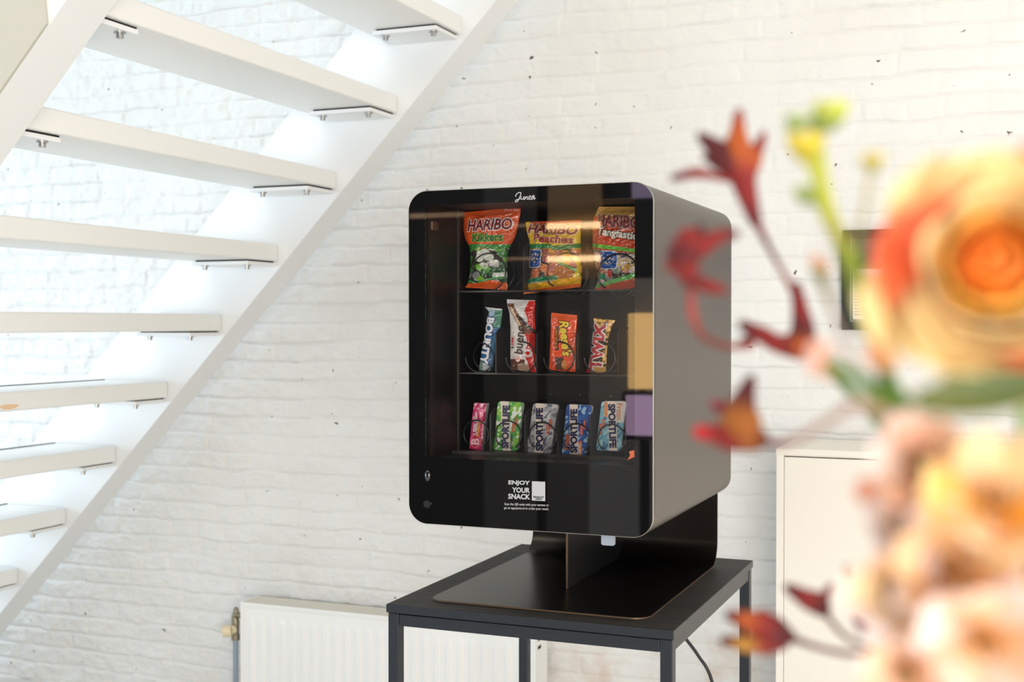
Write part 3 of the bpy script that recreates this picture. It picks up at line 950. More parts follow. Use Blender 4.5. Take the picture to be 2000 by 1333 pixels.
def c_bag3(PX, PY, U_, V_):
    im = paint(PX.shape, (196, 74, 44))
    im = over(im, PY < 424 + (PX - 1170) * 0.12, (206, 160, 84))
    im = candy(im, PX, PY, sm(PY, 486 + (PX - 1160) * 0.12, 488 + (PX - 1160) * 0.12), [(190, 170, 170), (150, 130, 140), (206, 190, 180), (120, 130, 120), (180, 120, 90)], 15, 6)
    im = over(im, (PY > 476 + (PX - 1160) * 0.13) & (PY < 484 + (PX - 1160) * 0.13), (112, 186, 74))
    im = over(im, (PY > 556 - (PX - 1168) * 0.30) & (PY > 530), (96, 170, 84))
    im = over(im, (PY > 562 - (PX - 1168) * 0.24) & (PY > 536), (200, 78, 48))
    im = over(im, np.hypot((PX - 1195) / 5, (PY - 535) / 8) < 1, (190, 70, 60))
    im = over(im, np.hypot((PX - 1178) / 7, (PY - 540) / 6) < 1, (40, 140, 110))
    im = over(im, (np.sin(PX * 0.5) * np.cos(PY * 0.6) > 0.2) & (PX > 1214) & (PY > 505) & (PY < 528), (190, 176, 70))
    return badge(im, PX, PY, 1193, 509, 34, 32, 0.0, 4)
snack('sweets_bag', 'orange and tan bag with white lettering and square blue badge on top shelf', 'sweets', G1,
      [((1170, 404), (1262, 404)), ((1160, 425), (1262, 425)), ((1157, 445), (1262, 445)), ((1157, 485), (1262, 485)), ((1160, 505), (1262, 505)), ((1166, 530), (1262, 530)), ((1168, 548), (1262, 548)), ((1160, 569), (1262, 562))],
      0.022, c_bag3,
      [('HARIBO', 1212, 434, 84, 24, 4, S(120, 44, 40), S(180, 150, 144), 0.03, -0.1), ('Tangfastics', 1214, 460, 86, 20, 8, S(230, 226, 214), S(50, 44, 30), 0.03, 0.0)],
      YB1, wr=0.006, seed=3)

# middle shelf bars
YB2 = SYF + 0.024
G2 = 'chocolate bars on the middle shelf'
def c_bounty(PX, PY, U_, V_):
    im = paint(PX.shape, (44, 104, 160))
    im = over(im, (U_ > 0.75), (84, 134, 176))
    im = over(im, (PY < 640) & (U_ > 0.45), (86, 142, 120))
    im = over(im, (PY < 606), (176, 182, 186))
    im = over(im, (PY > 606) & (PY < 618) & (U_ < 0.5), (150, 180, 200))
    im = over(im, np.hypot((PX - 947) / 11, (PY - 718) / 9) < 1, (206, 208, 214))
    im = over(im, (PY > 705) & (U_ < 0.3), (120, 146, 128))
    return im
snack('candy_bar', 'narrow blue coconut bar with white lettering, leaning on the middle shelf', 'candy bar', G2,
      [((947, 600), (981, 604)), ((955, 609), (981, 615)), ((951, 636), (978, 640)), ((947, 660), (971, 662)), ((941, 690), (967, 690)), ((936, 715), (963, 714)), ((936, 724), (956, 724))],
      0.012, c_bounty, [('BOUNTY', 955, 666, 92, 17, 99, S(228, 230, 234), S(30, 60, 110), 0.05, 0.0)], YB2, wr=0.004, seed=4)
def c_bueno(PX, PY, U_, V_):
    im = paint(PX.shape, (220, 216, 212))
    im = over(im, (PX > 1031 + 3 * np.sin(PY / 7)) & (PY > 588), (206, 36, 24))
    im = over(im, (np.abs((PX - 1000) - (PY - 598) * 0.62) < 7) & (PY < 652) & (PY > 592), (112, 74, 54))
    im = over(im, (np.abs((PX - 1006) - (PY - 612) * 0.6) < 2.5) & (PY < 640) & (PY > 600), (220, 190, 160))
    im = over(im, (np.abs((PX - 1020) - (PY - 622) * 0.95) < 4.5) & (PY < 652) & (PY > 618), (58, 36, 28))
    im = over(im, (PY > 702) & (PX < 1027), (96, 62, 48))
    im = over(im, (PY > 712) & (PX > 1012) & (PX < 1034), (180, 150, 130))
    im = over(im, np.hypot((PX - 1014), (PY - 702)) < 5.5, (214, 60, 40))
    im = over(im, np.hypot((PX - 1014), (PY - 702)) < 4.4, (236, 224, 216))
    im = over(im, (np.abs(np.hypot((PX - 1034), (PY - 690)) - 6) < 2), (222, 216, 212))
    return over(im, (PY < 593) & (PX < 1030), (200, 200, 202))
br = [((990 + (0.0), 585), (1030, 588)), ]
snack('candy_bar', 'white and red hazelnut bar with brown lettering and a crimped silver end, middle shelf', 'candy bar', G2,
      [((990, 585), (1045, 587)), ((990, 592), (1045, 594)), ((995, 612), (1044, 612)), ((997, 640), (1046, 640)), ((997, 700), (1046, 700)), ((998, 722), (1047, 728))],
      0.014, c_bueno, [('bueno', 1019, 664, 56, 17, -86, S(62, 38, 30), None, 0.02, 0.1), ('k', 1003.5, 678, 4.5, 7, -88, S(20, 18, 18), None, 0.03, 0.0), ('inder', 1003.5, 666, 17, 7.5, -88, S(200, 30, 24), None, 0.03, 0.0), ('2', 1014, 702, 4, 5, -80, S(200, 40, 30), None, 0.02, 0)], YB2, wr=0.004, seed=5)
def c_reese(PX, PY, U_, V_):
    im = paint(PX.shape, (238, 84, 36))
    im = over(im, (PY < 624), (226, 92, 44))
    im = over(im, (PX > 1085.5) & (PX < 1093) & (PY > 638) & (PY < 685), (70, 34, 22))
    im = over(im, (PX > 1085) & (PX < 1103) & (PY > 698) & (PY < 723), (84, 50, 40))
    im = over(im, (np.sin(PX * 2.2) > 0.4) & (PX > 1085) & (PX < 1098) & (PY > 700) & (PY < 721), (112, 82, 74))
    im = over(im, np.hypot((PX - 1103) / 5, (PY - 713) / 9) < 1, (206, 140, 70))
    return im
snack('candy_bar', 'flat orange peanut butter cup pack with yellow lettering, middle shelf', 'candy bar', G2,
      [((1077, 611), (1127, 616)), ((1076, 626), (1127, 628)), ((1075, 660), (1125, 660)), ((1073, 700), (1125, 700)), ((1072, 723), (1124, 727))],
      0.007, c_reese, [("Reese's", 1107, 661, 70, 19, 84, S(240, 206, 60), S(72, 36, 20), 0.035, 0.25), ('2 PEANUT BUTTER CUPS', 1089, 662, 40, 4.2, 90, S(230, 190, 70), None, 0.0, 0.0), ('2 CUPS', 1081, 706, 20, 4, 90, S(110, 40, 24), None, 0.0, 0.0)], YB2, wr=0.003, seed=6)
def c_twix(PX, PY, U_, V_):
    im = paint(PX.shape, (70, 46, 26))
    g = vnoise(PX / 10, PY / 10, 2.2, 44)
    im = over(im, (PY < 640) | (U_ > 0.8), (168, 118, 52))
    im = over(im, ((g > 0.55) & ((PY < 642) | (U_ > 0.78))), (236, 190, 110))
    im = over(im, ((g < 0.3) & ((PY < 642) | (U_ > 0.78))), (60, 38, 22))
    im = over(im, (PY > 716), (208, 160, 84))
    return over(im, (U_ < 0.28) & (PY > 690), (160, 24, 36))
snack('candy_bar', 'gold caramel biscuit bar with red lettering outlined in white, middle shelf by the lock side', 'candy bar', G2,
      [((1159, 622), (1202, 626)), ((1161, 633), (1196, 636)), ((1160, 660), (1188, 660)), ((1155, 695), (1185, 695)), ((1147, 718), (1184, 718)), ((1144, 728), (1183, 728))],
      0.014, c_twix, [('TWIX', 1170, 677, 92, 24, -84, S(176, 26, 40), S(216, 214, 210), 0.05, 0.0)], YB2, wr=0.006, seed=7)

# bottom shelf
YB3 = SYF + 0.022
G3 = 'gum packs on the bottom shelf'
def c_bubble(PX, PY, U_, V_):
    im = paint(PX.shape, (196, 26, 96))
    im = over(im, (vnoise(PX / 10, PY / 10, 3, 50) > 0.66) & (PY < 800), (220, 210, 210))
    im = over(im, np.hypot(PX - 942, PY - 804) < 5.5, (236, 130, 170))
    im = over(im, np.hypot((PX - 931) / 10.5, (PY - 862) / 13) < 1, (240, 130, 150))
    im = over(im, np.hypot((PX - 931) / 9, (PY - 862) / 11.5) < 1, (200, 30, 70))
    return over(im, U_ > 0.88, (150, 14, 66))
snack('gum_pack', 'slim pink bubblegum stick with white and yellow lettering on the bottom shelf', 'gum', G3,
      [((928, 787), (953, 788)), ((924, 820), (949, 820)), ((921, 850), (946, 850)), ((918.5, 876), (943, 880))],
      0.006, c_bubble, [('B', 931, 862, 13, 16, -86, S(244, 190, 196), None, 0.04, 0.0), ('UBBLE', 931.5, 834, 30, 9, -86, S(240, 200, 210), S(120, 10, 60), 0.04, 0.0), ('Gum', 932, 812, 13, 7, -86, S(236, 220, 224), None, 0.04, 0.0), ('Strawberry', 938, 838, 30, 5.5, -84, S(240, 190, 40), None, 0.03, 0.1)],
      YB3, wr=0.001, seed=8, flat=True)
def rounded_rows(tlx, tly, trx, try_, brx, bry, blx, bly, r=6):
    rows = []
    H = bly - tly
    def lerp(t, a_, b2): return a_ + (b2 - a_) * t
    ts = [0] + [r / H * (1 - math.cos(math.pi / 2 * k / 5)) for k in range(1, 6)] + [0.3, 0.5, 0.7] + [1 - r / H * (1 - math.cos(math.pi / 2 * k / 5)) for k in range(5, -1, -1)]
    for t in ts:
        d = min(t, 1 - t) * H
        ins = r - math.sqrt(max(r * r - (r - min(d, r)) ** 2, 0))
        rows.append(((lerp(t, tlx, blx) + ins, lerp(t, tly, bly)), (lerp(t, trx, brx) - ins, lerp(t, try_, bry))))
    return rows
def c_sport(base, alt, sx0, sx1, xs, tagc=(190, 60, 40), extra=None, pal=None, seed=0, tagp=(1016, 828)):
    def fn(PX, PY, U_, V_):
        im = paint(PX.shape, base)
        g = vnoise(PX / 10 + seed, PY / 10, 1.3, 60 + seed)
        g2 = vnoise((PX + PY) / 10 + seed, (PY - PX) / 22, 2.1, 70 + seed)
        im = over(im, sm(g, 0.5, 0.62), alt)
        im = over(im, sm(g2, 0.66, 0.74), pal or (230, 236, 226))
        sl = (PX - (xs[0] + (xs[1] - xs[0]) * sm(PY, 785, 885)))
        im = over(im, np.abs(sl) < sx1, (226, 212, 198))
        tx_, ty_ = tagp
        im = over(im, para(PX, PY, tx_, ty_ - 4, 5, 18, 0.0), tagc)
        im = over(im, para(PX, PY, tx_ - 6, ty_ + 6, 5, 20, 0.0), tagc)
        im = over(im, (np.sin(PY * 1.9) > 0.1) * (para(PX, PY, tx_, ty_ - 4, 2, 15, 0.0) + para(PX, PY, tx_ - 6, ty_ + 6, 2, 17, 0.0)), (230, 190, 150))
        if extra: im = extra(im, PX, PY)
        return im
    return fn
NAVY = S(24, 28, 70)
snack('gum_pack', 'green peppermint gum pack with navy lettering on a pale stripe, bottom shelf', 'gum', G3,
      rounded_rows(974, 784, 1023, 786, 1012, 881, 965, 880), 0.004,
      c_sport((70, 160, 60), (128, 190, 40), 0, 8, (987, 991.5), seed=1, tagp=(1010, 828)),
      [('SPORTLIFE', 989.5, 834, 84, 14.5, -88, NAVY, None, 0.055, 0.0), ('PEPPERMINT', 1000.5, 862, 30, 5, -88, S(24, 60, 50), None, 0.03, 0.0)], YB3, flat=True, matl=M['art_card'])
snack('gum_pack', 'silver grey mint gum pack with navy lettering, between the green and dark blue packs', 'gum', G3,
      rounded_rows(1043, 788, 1091, 790, 1076, 887, 1029, 885), 0.004,
      c_sport((158, 160, 164), (196, 196, 196), 0, 8, (1056, 1053), seed=2, tagp=(1077, 832), pal=(100, 106, 116)),
      [('SPORTLIFE', 1055.5, 839, 84, 14.5, -90, NAVY, None, 0.055, 0.0), ('MINT', 1064.5, 863, 12, 4.5, -89, S(70, 30, 90), None, 0.03, 0.0)], YB3, flat=True, matl=M['art_card'])
def ex_blue(im, PX, PY):
    return over(im, para(PX, PY, 1134.5, 875, 5.5, 26), (226, 110, 40))
snack('gum_pack', 'dark blue frosty gum pack with orange accents and navy lettering, bottom shelf', 'gum', G3,
      rounded_rows(1108, 790, 1158, 792, 1145, 890, 1098, 889), 0.004,
      c_sport((30, 66, 136), (40, 90, 160), 0, 8, (1121.5, 1122.5), seed=3, tagp=(1143, 834), extra=ex_blue, pal=(150, 190, 214)),
      [('SPORTLIFE', 1122.5, 842, 86, 14.5, -90, NAVY, None, 0.055, 0.0), ('Frozn', 1108.5, 863, 30, 10, -87, S(214, 116, 70), S(40, 50, 90), 0.03, 0.0), ('ARCTIC', 1134.5, 877, 20, 4.5, -89, S(240, 220, 180), None, 0.02, 0.0)], YB3, flat=True, matl=M['art_card'])
def ex_ice(im, PX, PY):
    im = over(im, para(PX, PY, 1184.5, 800, 5.5, 30), (220, 130, 60))
    return over(im, (PX > 1202) & (PY < 826), (206, 204, 200))
snack('gum_pack', 'pale icy blue gum pack with its lettering turned downward, lock end of the bottom shelf', 'gum', G3,
      rounded_rows(1176, 784, 1224, 784, 1214, 881, 1165, 880), 0.004,
      c_sport((110, 170, 186), (150, 196, 204), 0, 8, (1196, 1199), seed=4, tagp=(1180, 832), extra=ex_ice, pal=(60, 110, 150)),
      [('SPORTLIFE', 1197.5, 832, 86, 14.5, 88, NAVY, None, 0.055, 0.0), ('Frozn', 1211.5, 804, 32, 11, 91, S(206, 120, 60), None, 0.02, 0.0)], YB3, flat=True, matl=M['art_card'])
# tan wedge of a fallen wrapper in the chute, by the lock side
wp = MB()
q0 = [P(1226, 899, MY + 0.05), P(1240, 893, MY + 0.05), P(1238, 880, MY + 0.05), P(1230, 882, MY + 0.05), P(1232, 890, MY + 0.05)]
wp.prism([(p.x, p.z) for p in q0], 'y', MY + 0.045, MY + 0.055, 0, S(190, 96, 60))
tag(build('wrapper_scrap', wp, M['art_card'], origin=q0[0], bevel=0.001), 'small orange-brown scrap at the bottom corner behind the door glass', 'wrapper')

# ------------------------------------------------------------------ power cable
cb = MB()
pts = [(-0.86, MYB + 0.012, 0.98), (-0.86, MYB + 0.05, 0.86), (-0.87, TY1 + 0.03, 0.74), P(1318, 1222, TY1 + 0.05), P(1335, 1243, TY1 + 0.05), P(1364, 1282, TY1 + 0.05), P(1391, 1333, TY1 + 0.05), (-0.66, TY1 + 0.06, 0.25), (-0.60, TY1 + 0.08, 0.05), (-0.5, TY1 + 0.15, 0.006), (-0.2, TY1 + 0.3, 0.006)]
cb.tube(pts, 0.0042, 10)
tag(build('power_cable', cb, M['cable'], origin=(-0.6, TY1 + 0.06, 0.0)), 'thin black power cable hanging down behind the black table', 'cable')

# ------------------------------------------------------------------ radiator
RF = 3.475
rx0, rx1 = P(470, 1200, RF).x, P(1046, 1250, RF).x
rz1 = (P(478, 1176, RF).z + P(745, 1205, RF).z) / 2
rz0 = 0.10
rad = thing('radiator', 'white ribbed panel radiator low on the brick wall behind the table', 'radiator', ((rx0 + rx1) / 2, 3.53, 0.0))
nx, nz = 620, 60
xs = np.linspace(rx0 + 0.006, rx1 - 0.006, nx); zs = np.linspace(rz0, rz1, nz)
X, Z = np.meshgrid(xs, zs)
per = 0.0395
ph = ((X - rx0 - 0.02) / per) % 1
rib = np.clip((0.5 - np.abs(ph - 0.5)) / 0.16, 0, 1); rib = rib * rib * (3 - 2 * rib)
rib = np.where(ph < 1, 1 - np.clip((np.abs(ph - 0.5) - 0.16) / 0.14, 0, 1), 0)
msk = np.clip((rz1 - 0.045 - Z) / 0.012, 0, 1) * np.clip((Z - rz0 - 0.03) / 0.012, 0, 1) * np.clip((X - rx0 - 0.022) / 0.006, 0, 1) * np.clip((rx1 - 0.022 - X) / 0.006, 0, 1)
lip = np.clip((Z - (rz1 - 0.016)) / 0.004, 0, 1) * 0.003
Yr = RF + 0.004 - rib * msk * 0.0046 - lip
m = MB()
m.add(np.stack([X, Yr, Z], -1).reshape(-1, 3).tolist(), [(i * nx + k, i * nx + k + 1, (i + 1) * nx + k + 1, (i + 1) * nx + k) for i in range(nz - 1) for k in range(nx - 1)], 0, None, True)
build('front_panel', m, M['radiator'], rad)
m = MB()
m.box(rx0, rx0 + 0.006, RF - 0.002, 3.575, rz0, rz1 + 0.002)
build('side_panel', m, M['radiator'], rad, bevel=0.001)
m = MB()
m.box(rx1 - 0.006, rx1, RF - 0.002, 3.575, rz0, rz1 + 0.002)
sd = build('side_panel', m, M['radiator'], rad, bevel=0.001)
m = MB()
for zz in (rz1 - 0.03, rz1 - 0.055):
    m.box(rx1 - 0.0005, rx1 + 0.0006, RF + 0.02, RF + 0.045, zz - 0.006, zz + 0.004)
build('side_slot', m, M['gap'], sd)
m = MB()
m.box(rx0 + 0.006, rx1 - 0.006, RF + 0.0055, RF + 0.010, rz1 - 0.01, rz1, 0)
m.box(rx0 + 0.006, rx1 - 0.006, 3.566, 3.573, rz1 - 0.01, rz1, 0)
for j in range(9):
    yy = RF + 0.013 + j * (0.088 / 9.6)
    m.box(rx0 + 0.007, rx1 - 0.007, yy, yy + 0.0062, rz1 - 0.010, rz1 - 0.001, 0)
for j in range(14):
    xx = rx0 + 0.03 + j * (rx1 - rx0 - 0.06) / 13
    m.box(xx, xx + 0.004, RF + 0.006, 3.567, rz1 - 0.012, rz1 - 0.003, 0)
m.box(rx0 + 0.006, rx1 - 0.006, RF + 0.01, 3.57, rz1 - 0.06, rz1 - 0.055, 1)
build('top_grille', m, [M['grille'], M['gap']], rad)
build('back_panel', MB().box(rx0 + 0.006, rx1 - 0.006, 3.568, 3.574, rz0, rz1 - 0.012), M['radiator'], rad)
vp = P(460, 1222, 3.52)
vx = vp.x
m = MB()
m.tube([(rx0, 3.52, vp.z + 0.030), (vx, 3.52, vp.z + 0.035), (vx, 3.52, vp.z + 0.01), (vx, 3.52, vp.z - 0.03)], [0.008, 0.010, 0.013, 0.011], 14)
m.cyl((vx, 3.52, vp.z - 0.03), (vx, 3.52, vp.z - 0.05), 0.014, 6)
m.ball((vx + 0.002, 3.52, vp.z + 0.045), 0.012, n=8, sc=(0.8, 0.8, 1.4))
vb = build('valve_body', m, M['brass'], rad)
kp = P(442, 1234, 3.49)
m = MB()
m.cyl((vx, 3.51, kp.z + 0.004), (kp.x + 0.012, 3.497, kp.z + 0.002), 0.0145, 18)
m.cyl((kp.x + 0.012, 3.497, kp.z + 0.002), (kp.x - 0.010, 3.482, kp.z), 0.0195, 18)
m.cyl((kp.x - 0.010, 3.482, kp.z), (kp.x - 0.0115, 3.481, kp.z), 0.004, 12)
build('valve_knob', m, M['valve_cream'], vb, bevel=0.002)
m = MB(); m.cyl((vx, 3.52, vp.z - 0.05), (vx, 3.52, 0.0), 0.0085, 16)
build('pipe', m, M['pipe'], rad)

# ------------------------------------------------------------------ low cabinet
CF = 3.28
cx0 = P(1516, 1000, CF).x
cz1 = P(1516, 876, CF).z
cx1 = 1.15
cab = thing('cabinet', 'low cream white cabinet with flat inset doors against the brick wall beside the table', 'cabinet', ((cx0 + cx1) / 2, 3.43, 0))
dx0 = P(1531.5, 1000, CF).x; dz1 = P(1532, 893, CF).z
build('body', MB().box(cx0, cx1, CF + 0.02, 3.585, 0.0, cz1 - 0.016), M['cabinet'], cab, bevel=0.001)
build('side_stile', MB().box(cx0, dx0 - 0.0012, CF, CF + 0.02, 0.0, cz1 - 0.016), M['cabinet'], cab, bevel=0.001)
build('top_panel', MB().box(cx0 - 0.001, cx1, CF - 0.002, 3.585, cz1 - 0.016, cz1), M['cabinet'], cab, bevel=0.0015)
build('top_rail', MB().box(dx0 - 0.0012, cx1, CF, CF + 0.02, dz1 + 0.003, cz1 - 0.016), M['cabinet'], cab, bevel=0.0008)
build('door_gap', MB().box(dx0 - 0.0012, cx1, CF + 0.0125, CF + 0.019, 0.05, dz1 + 0.003), M['gap'], cab)
dxm = P(2075, 1000, CF).x
build('door', MB().box(dx0, dxm, CF + 0.001, CF + 0.012, 0.06, dz1), M['cabinet'], cab, bevel=0.0008)
build('door', MB().box(dxm + 0.003, cx1 - 0.02, CF + 0.001, CF + 0.012, 0.06, dz1), M['cabinet'], cab, bevel=0.0008)

# ------------------------------------------------------------------ picture on the wall
FR = 3.570
p0 = P(1644, 450, FR); p1 = P(1644, 645, FR)
fx0, fz1, fz0 = p0.x, p0.z, p1.z
fx1 = fx0 + 0.215
pic = thing('picture_frame', 'small black picture frame with a printed sheet, on the brick wall behind the flowers', 'picture frame', (fx0 + 0.107, 3.59, fz0))
bw = 0.024
m = MB()
m.box(fx0, fx0 + bw, FR, 3.598, fz0, fz1); m.box(fx1 - bw, fx1, FR, 3.598, fz0, fz1)
m.box(fx0 + bw, fx1 - bw, FR, 3.598, fz0, fz0 + bw); m.box(fx0 + bw, fx1 - bw, FR, 3.598, fz1 - bw, fz1)
build('frame_moulding', m, M['frame'], pic, bevel=0.002)
build('inner_lip', (lambda q_: (q_.box(fx0 + bw, fx0 + bw + 0.0015, FR + 0.002, FR + 0.006, fz0 + bw, fz1 - bw), q_.box(fx0 + bw, fx1 - bw, FR + 0.002, FR + 0.006, fz0 + bw, fz0 + bw + 0.0015), q_)[2])(MB()), M['tab'], pic)
build('backing', MB().box(fx0 + bw, fx1 - bw, FR + 0.012, FR + 0.015, fz0 + bw, fz1 - bw), mat('dark_mount', S(60, 66, 60), 0.5), pic)
m = MB()
m.box(fx0 + bw + 0.006, fx1 - bw - 0.006, FR + 0.0105, FR + 0.012, fz0 + bw + 0.006, fz1 - bw - 0.085, 0)
for j in range(13):
    zz = fz0 + bw + 0.018 + j * 0.0085
    m.box(fx0 + bw + 0.011, fx0 + bw + 0.011 + (0.03, 0.024, 0.033, 0.02)[j % 4], FR + 0.0100, FR + 0.0105, zz, zz + 0.0022, 1)
build('printed_sheet', m, [M['print_paper'], M['print_ink']], pic)

# ------------------------------------------------------------------ flowers
G_FL = 'flowers in the bouquet'
RED, DRED, ORG, BRN = S(126, 18, 13)[:3], S(78, 8, 14)[:3], S(166, 74, 12)[:3], S(112, 48, 38)[:3]
PINKR = S(168, 66, 58)[:3]
PT = lambda x, y, d: Cd(x, y, d)
VASE = Vector((0.06, 0.47, 0.80))
MOUTH = VASE + Vector((0, 0, 0.20))
def px(r, d): return r * d / FPX

def lobe(mb, pts, rad_, cols, d):
    mb.tube([PT(a_, b2, d + (c_[0] if c_ else 0)) for (a_, b2, *c_) in pts], [px(r * 1.22, d) for r in rad_], 12, 0, list(cols), roundcap=True)

paw = thing('kangaroo_paw', 'dark red kangaroo paw stem with curled velvety blooms, tallest beside the machine', 'flower', MOUTH)
D1 = 0.636
m = MB()
lobe(m, [(1478, 440), (1462, 390), (1450, 345), (1440, 300), (1441, 255), (1443, 220)], [9, 16, 22, 27, 13, 7], [DRED, RED, RED, ORG, ORG, RED], D1)
lobe(m, [(1448, 350), (1420, 310), (1392, 285), (1368, 266)], [18, 24, 15, 7], [RED, DRED, DRED, DRED], D1)
lobe(m, [(1450, 340), (1400, 312), (1378, 308)], [16, 16, 6], [RED, DRED, DRED], D1)
lobe(m, [(1455, 345), (1468, 310), (1482, 285), (1492, 262)], [18, 18, 10, 5], [RED, ORG, RED, RED], D1)
lobe(m, [(1444, 352), (1405, 346), (1360, 338), (1316, 348)], [8, 6, 9, 6], [PINKR, RED, RED, DRED], D1)
build('blossom', m, M['paw'], paw)
m = MB()
lobe(m, [(1553, 552), (1562, 600), (1568, 645), (1562, 672)], [8, 13, 20, 26], [DRED, RED, DRED, ORG], D1)
lobe(m, [(1562, 676), (1520, 672), (1490, 655), (1452, 636)], [24, 15, 14, 9], [BRN, RED, RED, DRED], D1)
lobe(m, [(1480, 655), (1462, 664), (1448, 668)], [9, 8, 5], [RED, DRED, DRED], D1)
lobe(m, [(1566, 655), (1580, 662), (1592, 668)], [18, 10, 5], [DRED, DRED, DRED], D1)
build('blossom', m, M['paw'], paw)
D2 = 0.592
m = MB()
lobe(m, [(1352, 560), (1342, 530), (1335, 500), (1345, 470)], [11, 20, 30, 22], [DRED, RED, DRED, RED], D2)
lobe(m, [(1345, 490), (1375, 478), (1405, 462), (1436, 457)], [22, 17, 12, 7], [RED, RED, RED, DRED], D2)
lobe(m, [(1340, 500), (1318, 510), (1308, 522)], [22, 16, 8], [RED, PINKR, RED], D2)
lobe(m, [(1350, 480), (1362, 462), (1368, 448)], [18, 14, 8], [ORG, DRED, DRED], D2)
lobe(m, [(1350, 545), (1380, 558), (1412, 567)], [12, 12, 7], [DRED, RED, RED], D2)
build('blossom', m, M['paw'], paw)
m = MB()
m.tube([PT(1350, 556, D2), PT(1352, 610, D2), PT(1372, 655, 0.607), PT(1415, 676, 0.622), PT(1470, 676, 0.636)], [px(9, 0.592), px(8, 0.592), px(8, 0.592), px(7, 0.592), px(6, 0.592)], 10, 0, [BRN, PINKR, BRN, BRN, PINKR])
m.tube([PT(1478, 435, D1), PT(1500, 480, D1), PT(1528, 530, D1), PT(1556, 585, D1)], [px(9, D1), px(6, D1), px(5, D1), px(7, D1)], 10, 0, [RED, DRED, BRN, PINKR])
m.tube([PT(1566, 675, D1), PT(1640, 745, 0.592), PT(1740, 860, 0.548), PT(1830, 1050, 0.518), PT(1870, 1330, 0.503), MOUTH + Vector((-.01, .01, 0.01480)), VASE + Vector((0.0, 0.0, 0.02220))], [px(8, D1), 0.00222, 0.00222, 0.00222, 0.00222, 0.00222, 0.00222], 10, 0, [PINKR, S(120, 140, 80)[:3], S(90, 130, 60)[:3], S(90, 130, 60)[:3], S(90, 130, 60)[:3], S(90, 130, 60)[:3], S(90, 130, 60)[:3]])
build('stem', m, M['paw'], paw)

paw2 = thing('kangaroo_paw', 'red kangaroo paw bloom with upright yellow-brown throat on a pale arching stem', 'flower', MOUTH)
D3 = 0.592
m = MB()
lobe(m, [(1495, 862), (1462, 850), (1446, 815), (1455, 775), (1467, 740)], [12, 30, 34, 18, 8], [DRED, S(150, 80, 20)[:3], S(160, 90, 20)[:3], DRED, DRED], D3)
lobe(m, [(1470, 860), (1430, 856), (1395, 848), (1366, 844)], [18, 22, 16, 11], [DRED, RED, RED, S(190, 30, 36)[:3]], D3)
lobe(m, [(1445, 830), (1415, 800), (1392, 790)], [18, 12, 6], [RED, DRED, S(140, 20, 50)[:3]], D3)
build('blossom', m, M['paw'], paw2)
m = MB()
PALE = S(196, 160, 140)[:3]
m.tube([PT(1490, 862, D3), PT(1520, 868, 0.577), PT(1560, 856, 0.518), PT(1620, 822, 0.459), PT(1690, 792, 0.414), PT(1790, 900, 0.414), PT(1850, 1330, 0.429), MOUTH + Vector((.012, 0, .02)), VASE + Vector((.015, 0, .03))], [px(9, D3), 0.00163, 0.00163, 0.00178, 0.00192, 0.00222, 0.00222, 0.00222, 0.00222], 10, 0, [DRED, S(150, 90, 90)[:3], PALE, PALE, PALE, PALE, PALE, PALE, PALE])
build('stem', m, M['paw'], paw2)

paw3 = thing('kangaroo_paw', 'low dark red kangaroo paw blooms reaching across the table leg', 'flower', MOUTH)
D4 = 0.636
m = MB()
lobe(m, [(1552, 1248), (1520, 1238), (1488, 1222), (1455, 1212), (1424, 1202)], [7, 24, 24, 15, 8], [DRED, DRED, RED, ORG, DRED], D4)
lobe(m, [(1530, 1245), (1490, 1256), (1452, 1258), (1416, 1253)], [20, 20, 13, 9], [DRED, RED, S(170, 120, 40)[:3], DRED], D4)
lobe(m, [(1510, 1228), (1500, 1212), (1491, 1197)], [14, 11, 6], [RED, ORG, RED], D4)
build('blossom', m, M['paw'], paw3)
m = MB()
lobe(m, [(1612, 1200), (1598, 1180), (1575, 1170), (1540, 1149)], [10, 20, 16, 8], [DRED, DRED, RED, DRED], D4)
lobe(m, [(1605, 1180), (1612, 1165), (1621, 1145)], [10, 7, 5], [DRED, RED, BRN], D4)
lobe(m, [(1585, 1175), (1580, 1162)], [10, 6], [RED, DRED], D4)
build('blossom', m, M['paw'], paw3)
m = MB()
lobe(m, [(1660, 1135), (1655, 1122), (1651, 1108)], [4, 8, 5], [BRN, DRED, DRED], D4)
build('bud', m, M['paw'], paw3)
m = MB()
lobe(m, [(1690, 1234), (1678, 1224), (1668, 1212)], [8, 8, 5], [BRN, DRED, BRN], D4)
build('bud', m, M['paw'], paw3)
m = MB()
m.tube([PT(1548, 1248, D4), PT(1600, 1266, 0.622), PT(1660, 1278, 0.592), PT(1760, 1288, 0.555), PT(1850, 1400, 0.518), MOUTH + Vector((-.02, 0, .02)), VASE + Vector((-.015, 0, .03))], [px(7, D4), 0.00141, 0.00148, 0.00178, 0.00222, 0.00222, 0.00222], 10, 0, [DRED, S(110, 40, 44)[:3], BRN, BRN, BRN, BRN, BRN])
m.tube([PT(1612, 1200, D4), PT(1660, 1250, 0.622), PT(1760, 1288, 0.555)], [px(6, D4), 0.00133, 0.00148], 8, 0, [DRED, BRN, BRN])
m.tube([PT(1660, 1135, D4), PT(1700, 1200, 0.622), PT(1760, 1288, 0.555)], [0.00074, 0.00111, 0.00148], 8, 0, [DRED, BRN, BRN])
build('stem', m, M['paw'], paw3)

